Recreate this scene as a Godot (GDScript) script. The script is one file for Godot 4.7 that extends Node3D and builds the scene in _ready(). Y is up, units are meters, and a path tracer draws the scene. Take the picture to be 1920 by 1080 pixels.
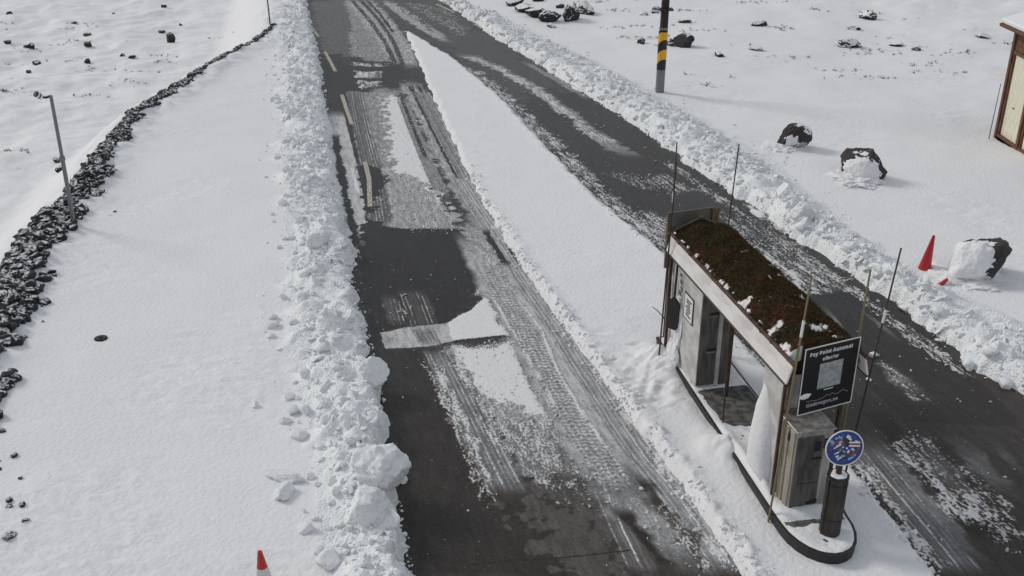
extends Node3D

# A mountain toll road in fresh snow: two cleared lanes either side of a snow-covered traffic island
# with a turf-roofed pay shelter, ploughed banks along both edges, a stone-edged embankment on the left.
# Units are metres, y up; the road surface is y = 0.

var used := {}
var rng := RandomNumberGenerator.new()
var M := {}

# Edges of the place as lines in plan (x, z).
var road_left := PackedVector2Array([Vector2(-11.59, -59.62), Vector2(-9.87, -51.96), Vector2(-8.12, -43.86), Vector2(-6.9, -37.78), Vector2(-6.09, -33.67), Vector2(-5.13, -28.81), Vector2(-4.52, -26.2), Vector2(-3.87, -23.29), Vector2(-3.54, -21.45), Vector2(-3.14, -19.83), Vector2(-2.89, -18.63), Vector2(-2.44, -16.74), Vector2(-2.25, -15.64), Vector2(-2, -14.49), Vector2(-1.83, -13.61), Vector2(-1.61, -12.67), Vector2(-1.41, -11.72)])
var bank_left := PackedVector2Array([Vector2(-12.91, -59.62), Vector2(-10.76, -48.17), Vector2(-9.18, -41.05), Vector2(-8.13, -35.62), Vector2(-7.19, -30.81), Vector2(-6.3, -27.02), Vector2(-5.59, -24.31), Vector2(-5.15, -22.03), Vector2(-4.72, -19.83), Vector2(-4.21, -17.96), Vector2(-3.86, -16.55), Vector2(-3.43, -15.3), Vector2(-3.19, -14.49), Vector2(-2.98, -13.47), Vector2(-2.8, -12.67), Vector2(-2.57, -11.72)])
var road_right := PackedVector2Array([Vector2(-4.03, -59.62), Vector2(-2.49, -54.79), Vector2(-0.75, -49.13), Vector2(0.91, -44.46), Vector2(2.1, -40.62), Vector2(3.31, -37.18), Vector2(4.35, -34.3), Vector2(5.28, -30.81), Vector2(5.98, -28.34), Vector2(6.64, -26.4), Vector2(7.09, -24.67), Vector2(7.66, -22.8), Vector2(8.1, -21.74), Vector2(8.48, -20.67), Vector2(8.72, -19.38), Vector2(8.94, -18.22), Vector2(9.14, -17.44), Vector2(9.58, -16.58)])
var bank_right := PackedVector2Array([Vector2(-2.84, -57.83), Vector2(-0.4, -53.15), Vector2(2.02, -46.73), Vector2(3.83, -42.54), Vector2(5.44, -38.02), Vector2(6.28, -35.23), Vector2(7.37, -31.5), Vector2(7.88, -29.38), Vector2(8.25, -26.63), Vector2(8.57, -24.29), Vector2(9.07, -22.59), Vector2(9.39, -21.37), Vector2(10.13, -20.26), Vector2(10.92, -18.29)])
var island_left := PackedVector2Array([Vector2(-5.24, -50.9), Vector2(-3.48, -41.05), Vector2(-2.02, -33.06), Vector2(-1.01, -27.89), Vector2(-0.09, -23.79), Vector2(0.62, -21.02), Vector2(1.23, -18.91), Vector2(1.78, -17.03), Vector2(2.63, -14.19), Vector2(3.28, -11.74)])
var island_right := PackedVector2Array([Vector2(-5.06, -50.9), Vector2(-2.4, -44.56), Vector2(-0.28, -37.94), Vector2(1.28, -31.45), Vector2(2.56, -26.69), Vector2(3.72, -23.36), Vector2(4.31, -20.42), Vector2(4.84, -17.96), Vector2(5.33, -15.81), Vector2(5.65, -14.34), Vector2(5.87, -12.87), Vector2(6.01, -11.72)])
var rim := PackedVector2Array([Vector2(-11.42, -50.65), Vector2(-11.69, -46.75), Vector2(-12.06, -44.38), Vector2(-12.53, -41.11), Vector2(-12.81, -37.18), Vector2(-13.08, -34.78), Vector2(-12.63, -30.72), Vector2(-12.03, -26.98), Vector2(-12.12, -25.48), Vector2(-11.9, -23.32), Vector2(-11.23, -20.6), Vector2(-10.66, -18.26), Vector2(-10.29, -16.03), Vector2(-9.95, -14.05)])

func _ready() -> void:
	# ---- camera, sky, sun, exposure
	var cam := Camera3D.new()
	cam.name = "camera"
	cam.position = Vector3(0, 10, 0)
	cam.rotation_degrees = Vector3(-25, 0, 0)
	cam.fov = 30.96
	cam.far = 1500.0
	add_child(cam)
	cam.current = true
	var sky_mat := ProceduralSkyMaterial.new()
	sky_mat.sky_top_color = Color(0.775, 0.80, 0.835)
	sky_mat.sky_horizon_color = Color(0.80, 0.80, 0.81)
	sky_mat.sky_curve = 0.2
	sky_mat.ground_bottom_color = Color(0.7, 0.7, 0.71)
	sky_mat.ground_horizon_color = Color(0.80, 0.80, 0.81)
	var sky := Sky.new()
	sky.sky_material = sky_mat
	var env := Environment.new()
	env.background_mode = Environment.BG_SKY
	env.sky = sky
	env.tonemap_mode = Environment.TONE_MAPPER_LINEAR
	env.tonemap_exposure = 0.76
	env.sdfgi_enabled = true
	env.ssao_enabled = true
	env.ssil_enabled = true
	var we := WorldEnvironment.new()
	we.name = "world_environment"
	we.environment = env
	add_child(we)
	var sun := DirectionalLight3D.new()
	sun.name = "sun"
	sun.light_energy = 0.65
	sun.light_color = Color(1.0, 0.98, 0.95)
	sun.light_angular_distance = 16.0
	sun.shadow_enabled = true
	add_child(sun)
	sun.look_at_from_position(Vector3(-24, 17, -13), Vector3.ZERO)

	rng.seed = 29
	make_materials()
	build_ground()
	build_road()
	build_markings()
	build_snow_lumps()
	build_stones()
	build_boulders()
	build_plinth()
	build_shelter()
	build_terminals()
	build_keep_sign()
	build_stakes()
	build_poles()
	build_hut()
	build_cones()
	build_small_things()

# ------------------------------------------------------------------ naming

func numbered(called: String) -> String:
	if not used.has(called):
		used[called] = 0
		return called
	used[called] += 1
	return "%s_%03d" % [called, used[called]]

func tag(o: Node3D, label: String, category: String, group := "", kind := "") -> void:
	if label: o.set_meta("label", label)
	if category: o.set_meta("category", category)
	if group: o.set_meta("group", group)
	if kind: o.set_meta("kind", kind)

func thing(called: String, label: String, category: String, at := Vector3.ZERO, turn := 0.0, group := "") -> Node3D:
	var o := Node3D.new()
	o.name = numbered(called)
	add_child(o)
	o.position = at
	o.rotation.y = turn
	tag(o, label, category, group)
	return o

func put(called: String, mesh: Mesh, mat: Material, parent: Node3D) -> MeshInstance3D:
	var o := MeshInstance3D.new()
	o.name = numbered(called) if parent == self else called
	o.mesh = mesh
	o.material_override = mat
	parent.add_child(o, true)
	return o

func struct(called: String, mesh: Mesh, mat: Material) -> MeshInstance3D:
	var o := put(called, mesh, mat, self)
	o.set_meta("kind", "structure")
	return o

# ------------------------------------------------------------------ mesh helpers

func st() -> SurfaceTool:
	var s := SurfaceTool.new()
	s.begin(Mesh.PRIMITIVE_TRIANGLES)
	return s

func tri(s: SurfaceTool, a: Vector3, b: Vector3, c: Vector3, out: Vector3) -> void:
	var n := (b - a).cross(c - a)
	if n.length_squared() < 1e-14: return
	n = n.normalized()
	if n.dot(out) > 0.0:
		var k := b
		b = c
		c = k
	else:
		n = -n
	s.set_normal(n)
	s.add_vertex(a)
	s.add_vertex(b)
	s.add_vertex(c)

func quad(s: SurfaceTool, a: Vector3, b: Vector3, c: Vector3, d: Vector3, out: Vector3) -> void:
	tri(s, a, b, c, out)
	tri(s, a, c, d, out)

# a box with chamfered edges; basis turns it about its centre
func bx(s: SurfaceTool, at: Vector3, size: Vector3, turn := Basis.IDENTITY, bevel := 0.006) -> void:
	var h := size / 2.0
	var b := minf(bevel, minf(h.x, minf(h.y, h.z)) * 0.45)
	var corner := func(sx: float, sy: float, sz: float, k: int) -> Vector3:
		var p := Vector3(sx * (h.x - (b if k != 0 else 0.0)), sy * (h.y - (b if k != 1 else 0.0)), sz * (h.z - (b if k != 2 else 0.0)))
		return at + turn * p
	var dirs := [Vector3.RIGHT, Vector3.UP, Vector3.BACK]
	for k in 3:
		for sg: float in [-1.0, 1.0]:
			var q := []
			for uv in [[-1, -1], [1, -1], [1, 1], [-1, 1]]:
				var c := [0.0, 0.0, 0.0]
				c[k] = sg
				c[(k + 1) % 3] = float(uv[0])
				c[(k + 2) % 3] = float(uv[1])
				q.append(corner.call(c[0], c[1], c[2], k))
			quad(s, q[0], q[1], q[2], q[3], turn * (dirs[k] * sg))
	for k in 3:
		var i := (k + 1) % 3
		var j := (k + 2) % 3
		for si: float in [-1.0, 1.0]:
			for sj: float in [-1.0, 1.0]:
				var q := []
				for e in [[-1.0, i], [1.0, i], [1.0, j], [-1.0, j]]:
					var c := [0.0, 0.0, 0.0]
					c[k] = e[0]
					c[i] = si
					c[j] = sj
					q.append(corner.call(c[0], c[1], c[2], e[1]))
				quad(s, q[0], q[1], q[2], q[3], turn * (dirs[i] * si + dirs[j] * sj))
	for sx: float in [-1.0, 1.0]:
		for sy: float in [-1.0, 1.0]:
			for sz: float in [-1.0, 1.0]:
				tri(s, corner.call(sx, sy, sz, 0), corner.call(sx, sy, sz, 1), corner.call(sx, sy, sz, 2), turn * Vector3(sx, sy, sz))

func box(at: Vector3, size: Vector3, turn := Basis.IDENTITY, bevel := 0.006) -> ArrayMesh:
	var s := st()
	bx(s, at, size, turn, bevel)
	return s.commit()

# a round bar through points with a radius at each, closed at both ends
func tube(s: SurfaceTool, pts: Array, radii: Array, sides := 10) -> void:
	var rings := []
	var axes := []
	for i in pts.size():
		var d: Vector3 = (pts[mini(i + 1, pts.size() - 1)] - pts[maxi(i - 1, 0)]).normalized()
		axes.append(d)
		var u := d.cross(Vector3.RIGHT if absf(d.x) < 0.8 else Vector3.UP).normalized()
		var v := d.cross(u)
		var ring := []
		for k in sides:
			var a := TAU * k / sides
			ring.append([pts[i] + (u * cos(a) + v * sin(a)) * radii[i], u * cos(a) + v * sin(a)])
		rings.append(ring)
	for i in pts.size() - 1:
		for k in sides:
			var l := (k + 1) % sides
			var q := [rings[i][k], rings[i][l], rings[i + 1][l], rings[i + 1][k]]
			var mid: Vector3 = q[0][1] + q[1][1]
			for t in [[0, 1, 2], [0, 2, 3]]:
				var a: Vector3 = q[t[0]][0]
				var b: Vector3 = q[t[1]][0]
				var c: Vector3 = q[t[2]][0]
				var o: Array = [t[0], t[1], t[2]] if (b - a).cross(c - a).dot(mid) < 0.0 else [t[0], t[2], t[1]]
				for e: int in o:
					s.set_normal(q[e][1])
					s.add_vertex(q[e][0])
	for e in [[0, -1.0], [pts.size() - 1, 1.0]]:
		for k in sides:
			tri(s, pts[e[0]], rings[e[0]][k][0], rings[e[0]][(k + 1) % sides][0], axes[e[0]] * e[1])

func rod(a: Vector3, b: Vector3, r0: float, r1 := -1.0, sides := 10) -> ArrayMesh:
	var s := st()
	tube(s, [a, b], [r0, r1 if r1 > 0.0 else r0], sides)
	return s.commit()

# an outline (x, y) pushed out along z
func prism(s: SurfaceTool, outline: PackedVector2Array, z0: float, z1: float, turn := Transform3D.IDENTITY) -> void:
	var idx := Geometry2D.triangulate_polygon(outline)
	for i in range(0, idx.size(), 3):
		for e: float in [z0, z1]:
			var p := []
			for k in 3: p.append(turn * Vector3(outline[idx[i + k]].x, outline[idx[i + k]].y, e))
			tri(s, p[0], p[1], p[2], turn.basis * Vector3(0, 0, 1.0 if e == maxf(z0, z1) else -1.0))
	var ccw := not Geometry2D.is_polygon_clockwise(outline)
	for i in outline.size():
		var a := outline[i]
		var b := outline[(i + 1) % outline.size()]
		var n := Vector3(b.y - a.y, a.x - b.x, 0) * (1.0 if ccw else -1.0)
		quad(s, turn * Vector3(a.x, a.y, z0), turn * Vector3(b.x, b.y, z0), turn * Vector3(b.x, b.y, z1), turn * Vector3(a.x, a.y, z1), turn.basis * n)

func ico(level: int) -> Array:
	var t := (1.0 + sqrt(5.0)) / 2.0
	var v := []
	for p in [[-1, t, 0], [1, t, 0], [-1, -t, 0], [1, -t, 0], [0, -1, t], [0, 1, t], [0, -1, -t], [0, 1, -t], [t, 0, -1], [t, 0, 1], [-t, 0, -1], [-t, 0, 1]]:
		v.append(Vector3(p[0], p[1], p[2]).normalized())
	var f := [0, 11, 5, 0, 5, 1, 0, 1, 7, 0, 7, 10, 0, 10, 11, 1, 5, 9, 5, 11, 4, 11, 10, 2, 10, 7, 6, 7, 1, 8, 3, 9, 4, 3, 4, 2, 3, 2, 6, 3, 6, 8, 3, 8, 9, 4, 9, 5, 2, 4, 11, 6, 2, 10, 8, 6, 7, 9, 8, 1]
	for l in level:
		var mids := {}
		var g := []
		for i in range(0, f.size(), 3):
			var m := []
			for k in 3:
				var a: int = f[i + k]
				var b: int = f[i + (k + 1) % 3]
				var key := mini(a, b) * 100000 + maxi(a, b)
				if not mids.has(key):
					mids[key] = v.size()
					v.append(((v[a] + v[b]) / 2.0).normalized())
				m.append(mids[key])
			g.append_array([f[i], m[0], m[2], f[i + 1], m[1], m[0], f[i + 2], m[2], m[1], m[0], m[1], m[2]])
		f = g
	return [v, f]

# a broken block: a ball cut by random planes and roughened. snow > -1 whitens faces that look up more than that
func rock(seed_: int, level: int, size: Vector3, cuts: int, rough: float, flat := true, snow := 9.0, stone := Color(0.05, 0.05, 0.055)) -> ArrayMesh:
	var r := RandomNumberGenerator.new()
	r.seed = seed_
	var planes := []
	for i in cuts:
		var n := Vector3(r.randfn(), r.randfn(), r.randfn()).normalized()
		planes.append([n, r.randf_range(0.5, 0.85)])
	var nz := FastNoiseLite.new()
	nz.seed = seed_
	nz.frequency = 1.1
	var base := ico(level)
	var v: Array = base[0]
	var pts := []
	for p: Vector3 in v:
		for pl in planes:
			var over: float = p.dot(pl[0]) - pl[1]
			if over > 0.0: p -= pl[0] * over
		p *= 1.0 + rough * nz.get_noise_3dv(p * 1.6) + rough * 0.5 * nz.get_noise_3dv(p * 5.0 + Vector3.ONE * 9.0)
		pts.append(p * size)
	var s := st()
	var f: Array = base[1]
	var norms := []
	norms.resize(pts.size())
	norms.fill(Vector3.ZERO)
	for i in range(0, f.size(), 3):
		var n: Vector3 = (pts[f[i + 1]] - pts[f[i]]).cross(pts[f[i + 2]] - pts[f[i]])
		if n.dot(pts[f[i]] + pts[f[i + 1]] + pts[f[i + 2]]) < 0.0: n = -n
		for k in 3: norms[f[i + k]] += n
	for i in range(0, f.size(), 3):
		var a: Vector3 = pts[f[i]]
		var b: Vector3 = pts[f[i + 1]]
		var c: Vector3 = pts[f[i + 2]]
		var n := (b - a).cross(c - a)
		var o := [0, 1, 2]
		if n.dot(a + b + c) > 0.0: o = [0, 2, 1]
		else: n = -n
		n = n.normalized()
		for k: int in o:
			var p: Vector3 = pts[f[i + k]]
			var vn: Vector3 = norms[f[i + k]].normalized()
			var nn: Vector3 = n if flat else vn
			var white := (n if flat else vn).y + 0.35 * nz.get_noise_3dv(p / size * 3.0) > snow
			s.set_color(Color(0.8, 0.8, 0.81) if white else stone * (1.0 + 0.5 * nz.get_noise_3dv(p / size * 6.0)))
			s.set_normal(nn)
			s.add_vertex(p)
	return s.commit()

# ------------------------------------------------------------------ materials

func lin(r: float, g: float, b: float) -> Color:
	return Color(r, g, b).linear_to_srgb()

func noise_tex(freq: float, octaves: int, seed_: int, size := 512, kind := FastNoiseLite.TYPE_SIMPLEX_SMOOTH) -> ImageTexture:
	var n := FastNoiseLite.new()
	n.seed = seed_
	n.noise_type = kind
	n.frequency = freq
	n.fractal_octaves = octaves
	var im := n.get_seamless_image(size, size)
	return ImageTexture.create_from_image(im)

func mat(color: Color, rough: float, metal := 0.0, bump: Texture2D = null, bump_cm := 0.0, scale := 1.0) -> StandardMaterial3D:
	var m := StandardMaterial3D.new()
	m.albedo_color = color
	m.roughness = rough
	m.metallic = metal
	if bump:
		m.heightmap_enabled = true
		m.heightmap_texture = bump
		m.heightmap_scale = bump_cm
		m.uv1_triplanar = true
		m.uv1_world_triplanar = true
		m.uv1_scale = Vector3.ONE * scale
	return m

# colour grain between two linear colours
func grain(m: StandardMaterial3D, a: Color, b: Color, freq: float, seed_: int, scale: Vector3, octaves := 4, world := true) -> StandardMaterial3D:
	var n := FastNoiseLite.new()
	n.seed = seed_
	n.frequency = freq
	n.fractal_octaves = octaves
	var src := n.get_seamless_image(256, 256)
	var im := Image.create_empty(256, 256, false, Image.FORMAT_RGB8)
	for y in 256:
		for x in 256:
			im.set_pixel(x, y, a.lerp(b, smoothstep(0.25, 0.75, src.get_pixel(x, y).r)).linear_to_srgb())
	m.albedo_color = Color.WHITE
	m.albedo_texture = ImageTexture.create_from_image(im)
	m.uv1_triplanar = true
	m.uv1_world_triplanar = world
	m.uv1_scale = scale
	return m

func make_materials() -> void:
	var fine := noise_tex(0.035, 5, 3)
	var coarse := noise_tex(0.02, 5, 5)
	M.snow = mat(lin(0.78, 0.78, 0.79), 0.8, 0.0, coarse, 1.0, 0.8)
	M.bank = mat(lin(0.85, 0.868, 0.875), 0.8, 0.0, fine, 4.0, 0.9)
	M.chunk = mat(lin(0.85, 0.868, 0.875), 0.8, 0.0, fine, 2.0, 2.0)
	M.slush = mat(lin(0.62, 0.61, 0.60), 0.7, 0.0, fine, 1.0, 3.0)
	M.stone = mat(Color.WHITE, 0.85, 0.0, fine, 2.0, 1.6)
	M.stone.vertex_color_use_as_albedo = true
	M.marking = grain(mat(Color.WHITE, 0.7), Color(0.24, 0.22, 0.175), Color(0.58, 0.55, 0.46), 0.03, 11, Vector3(1.5, 1.5, 1.5))
	M.rubber = mat(lin(0.018, 0.016, 0.017), 0.55, 0.0, fine, 1.0, 2.5)
	M.concrete = grain(mat(Color.WHITE, 0.85), Color(0.05, 0.047, 0.043), Color(0.13, 0.125, 0.12), 0.02, 8, Vector3.ONE)
	M.steel = grain(mat(Color.WHITE, 0.42, 0.55), Color(0.33, 0.31, 0.285), Color(0.50, 0.475, 0.445), 0.012, 21, Vector3(2.5, 0.35, 2.5))
	M.steel_dark = grain(mat(Color.WHITE, 0.45, 0.5), Color(0.09, 0.085, 0.08), Color(0.17, 0.16, 0.15), 0.012, 22, Vector3(2.5, 0.4, 2.5))
	M.tan_steel = grain(mat(Color.WHITE, 0.5, 0.2), Color(0.26, 0.22, 0.175), Color(0.40, 0.35, 0.29), 0.012, 29, Vector3(2.5, 0.35, 2.5))
	M.panel = grain(mat(Color.WHITE, 0.6), Color(0.42, 0.41, 0.39), Color(0.58, 0.57, 0.545), 0.01, 23, Vector3.ONE)
	M.black = mat(lin(0.012, 0.012, 0.013), 0.5)
	M.brown = grain(mat(Color.WHITE, 0.75), Color(0.035, 0.018, 0.012), Color(0.075, 0.042, 0.028), 0.02, 24, Vector3(3, 0.4, 3))
	M.log = grain(mat(Color.WHITE, 0.8), Color(0.05, 0.022, 0.018), Color(0.10, 0.055, 0.045), 0.02, 25, Vector3(1, 3, 1))
	M.fascia = grain(mat(Color.WHITE, 0.7), Color(0.55, 0.52, 0.50), Color(0.74, 0.71, 0.69), 0.006, 26, Vector3(0.6, 2, 0.6))
	M.board_back = grain(mat(Color.WHITE, 0.5), Color(0.10, 0.095, 0.09), Color(0.16, 0.15, 0.145), 0.008, 27, Vector3.ONE)
	M.tan = grain(mat(Color.WHITE, 0.8), Color(0.10, 0.075, 0.045), Color(0.18, 0.14, 0.09), 0.02, 28, Vector3(3, 0.4, 3))
	M.sign_black = mat(lin(0.008, 0.008, 0.011), 0.4)
	M.sign_white = mat(lin(0.72, 0.72, 0.71), 0.5)
	M.sticker_grey = grain(mat(Color.WHITE, 0.5), Color(0.24, 0.26, 0.27), Color(0.38, 0.40, 0.41), 0.02, 30, Vector3.ONE * 2.0, 3)
	M.bamboo = mat(lin(0.20, 0.165, 0.07), 0.6)
	M.stake_dark = mat(lin(0.05, 0.03, 0.022), 0.6)
	M.white = mat(lin(0.75, 0.75, 0.74), 0.5)
	M.wood_pole = grain(mat(Color.WHITE, 0.85), Color(0.018, 0.013, 0.011), Color(0.05, 0.038, 0.032), 0.03, 31, Vector3(4, 0.5, 4))
	M.galvanised = mat(lin(0.20, 0.20, 0.215), 0.5, 0.3)
	M.yellow = mat(lin(0.75, 0.42, 0.02), 0.5)
	M.red = mat(lin(0.42, 0.012, 0.016), 0.45)
	M.cone_white = mat(lin(0.6, 0.6, 0.56), 0.5)
	M.hut_brown = grain(mat(Color.WHITE, 0.75), Color(0.085, 0.034, 0.016), Color(0.19, 0.09, 0.05), 0.02, 33, Vector3(3, 0.4, 3))
	M.hut_cream = grain(mat(Color.WHITE, 0.7), Color(0.66, 0.63, 0.50), Color(0.76, 0.74, 0.60), 0.015, 34, Vector3(3, 0.4, 3))

# ------------------------------------------------------------------ the lie of the land

var n_low := FastNoiseLite.new()
var n_mid := FastNoiseLite.new()
var n_edge := FastNoiseLite.new()
var n_fine := FastNoiseLite.new()
var n_cell := FastNoiseLite.new()
var n_cellv := FastNoiseLite.new()
var n_cell2 := FastNoiseLite.new()
var dents := []

func at_z(line: PackedVector2Array, z: float) -> float:
	# x of a line at a depth; lines run from far to near or near to far and go on straight past their ends
	var n := line.size()
	var rising := line[n - 1].y > line[0].y
	for i in n - 1:
		var b := line[i + 1]
		if (rising and z <= b.y) or (not rising and z >= b.y) or i == n - 2:
			var a := line[i]
			return a.x + (b.x - a.x) * (z - a.y) / (b.y - a.y)
	return 0.0

func edges(z: float) -> PackedFloat32Array:
	var il := at_z(island_left, z)
	var ir := at_z(island_right, z)
	if z < -50.8:
		il = 999.0
		ir = -999.0
	var rl := at_z(road_left, z)
	var rr := at_z(road_right, z)
	var bl := at_z(bank_left, z)
	return PackedFloat32Array([rl, bl, rr, maxf(at_z(bank_right, z), rr + 1.0), il, ir, minf(at_z(rim, z), bl - 0.5)])

func lumpy(x: float, z: float) -> float:
	var c := 1.0 - clampf((n_cell.get_noise_2d(x, z) + 1.0) * 1.15, 0.0, 1.0)
	var v := n_cellv.get_noise_2d(x, z) * 0.5 + 0.5
	var c2 := 1.0 - clampf((n_cell2.get_noise_2d(x, z) + 1.0) * 1.1, 0.0, 1.0)
	return 0.30 * c * (0.4 + 0.9 * v) + 0.12 * c2 + 0.10 * v

func crust(x: float, z: float) -> float:
	# ripples drawn out by the wind, in patches
	var share := smoothstep(-0.15, 0.45, n_low.get_noise_2d(x * 1.6 + 50.0, z * 1.6))
	var u := x * 0.94 + z * 0.34
	var v := z * 0.94 - x * 0.34
	return share * (0.026 * n_mid.get_noise_2d(u * 0.8, v * 2.2) + 0.016 * n_mid.get_noise_2d(u * 2.0, v * 3.5)) + 0.02 * n_edge.get_noise_2d(u * 0.4, v * 0.8)

func land(x: float, z: float, e: PackedFloat32Array) -> float:
	var jag := n_edge.get_noise_2d(x, z) * 0.22 + n_mid.get_noise_2d(x * 3.0, z * 3.0) * 0.07
	if x < e[0] + 0.9:
		var d := e[0] - x + jag
		var w := maxf(e[0] - e[1], 0.5)
		var t := d / w
		var h := 0.13 + 0.10 * n_low.get_noise_2d(x, z) + crust(x, z)
		var prof := smoothstep(-0.02, 0.22, t) * (1.0 - smoothstep(0.45, 1.15, t + 0.25 * n_edge.get_noise_2d(x * 0.7, z * 0.7)))
		h += prof * (0.12 + 0.64 * lumpy(x, z) * (0.75 + 0.9 * n_edge.get_noise_2d(x * 0.45, z * 0.45)) + 0.10 * n_low.get_noise_2d(x * 6.0, z * 6.0))
		h = lerpf(-0.15, h, smoothstep(-0.12, 0.16, d))
		var r := x - e[6]
		if r < 4.0:
			h += 0.22 * exp(-(r - 0.2) * (r - 0.2) / 0.5) * (1.0 + 0.8 * n_edge.get_noise_2d(x, z))
			h -= 1.75 * smoothstep(0.2, 3.2, -r)
			if r < -0.5: h += 0.35 * n_low.get_noise_2d(x * 1.7, z * 1.7) * smoothstep(0.5, 6.0, -r) + 0.05 * n_edge.get_noise_2d(x, z)
		return h
	if x > e[2] - 0.9:
		var d := x - e[2] + jag
		var w := maxf(e[3] - e[2], 0.5)
		var t := d / w
		var h := 0.15 + 0.16 * n_low.get_noise_2d(x, z) * smoothstep(1.0, 5.0, d) + crust(x, z)
		h += smoothstep(6.0, 30.0, d) * (0.5 * n_low.get_noise_2d(x * 0.6, z * 0.6) + 0.10 * n_edge.get_noise_2d(x * 0.4, z * 0.4))
		var prof := smoothstep(-0.02, 0.25, t) * (1.0 - smoothstep(0.45, 1.15, t + 0.25 * n_edge.get_noise_2d(x * 0.7, z * 0.7)))
		h += prof * (0.12 + 0.66 * lumpy(x, z) * (0.75 + 0.9 * n_edge.get_noise_2d(x * 0.45, z * 0.45)) + 0.08 * n_low.get_noise_2d(x * 6.0, z * 6.0))
		return lerpf(-0.15, h, smoothstep(-0.12, 0.16, d))
	if e[4] < e[5] and x > e[4] - 0.4 and x < e[5] + 0.4:
		var far := smoothstep(-22.0, -30.0, z)
		var jl := jag * lerpf(0.35, 0.55, far)
		var dl := x - e[4] + jl
		var dr := e[5] - x + jl
		var d := minf(dl, dr)
		var h := lerpf(0.17, 0.10, far) + 0.02 * n_low.get_noise_2d(x * 3.0, z * 3.0) + 0.6 * crust(x, z)
		var ridge := exp(-(dl - 0.22) * (dl - 0.22) / 0.02) * (1.0 - far) + 0.4 * exp(-(dr - 0.2) * (dr - 0.2) / 0.02)
		h += ridge * (0.02 + 0.09 * maxf(0.0, n_mid.get_noise_2d(x * 2.0, z * 2.0)) + 0.03 * lumpy(x * 2.0, z * 2.0) + 0.03 * n_edge.get_noise_2d(x * 1.5, z * 1.5))
		var lx := (x - 3.925) * 0.978 - (z + 12.73) * 0.208
		var lz := (x - 3.925) * 0.208 + (z + 12.73) * 0.978
		if lx > -1.2 and lx < 0.3 and lz < 1.0 and lz > -7.0:
			var back := exp(-(lz + 4.95) * (lz + 4.95) / 0.30)
			h += 0.21 * exp(-(lx * lx) / 0.10) * (exp(-(lz + 1.95) * (lz + 1.95) / 0.22) + 1.2 * back) * (1.0 + 0.6 * n_mid.get_noise_2d(x * 1.5, z * 1.5))
			h += 0.05 * exp(-(lx + 0.1) * (lx + 0.1) / 0.10) * smoothstep(-6.2, -5.2, lz) * (1.0 - smoothstep(-1.5, 0.6, lz))
			h += 0.05 * exp(-(lx + 0.45) * (lx + 0.45) / 0.15) * smoothstep(-6.0, -5.0, lz) * (1.0 - smoothstep(-3.8, -3.0, lz)) * n_mid.get_noise_2d(x * 2.2, z * 2.2) * 2.0
		for q in dents:
			var dx: float = (x - q[0]) * q[3] + (z - q[1]) * q[4]
			var dz: float = (z - q[1]) * q[3] - (x - q[0]) * q[4]
			var rr: float = (dx * dx) / (q[2] * q[2]) + (dz * dz) / (q[2] * q[2] * 0.2)
			if rr < 4.0: h -= q[5] * exp(-rr * 1.6)
		return lerpf(-0.12, h, smoothstep(-0.06, 0.14, d))
	return -0.15

func ground_at(x: float, z: float) -> float:
	return land(x, z, edges(z))

var row_z := PackedFloat32Array()
var row_h: Array = []
const COLS := 660

func row_x(z: float, i: int) -> float:
	var half := -z * 0.62 + 4.5
	return lerpf(-half, half, float(i) / COLS)

func land_row(j: int) -> void:
	var z := row_z[j]
	var e := edges(z)
	var a := PackedFloat32Array()
	a.resize(COLS + 1)
	for i in COLS + 1:
		a[i] = land(row_x(z, i), z, e)
	row_h[j] = a

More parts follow.
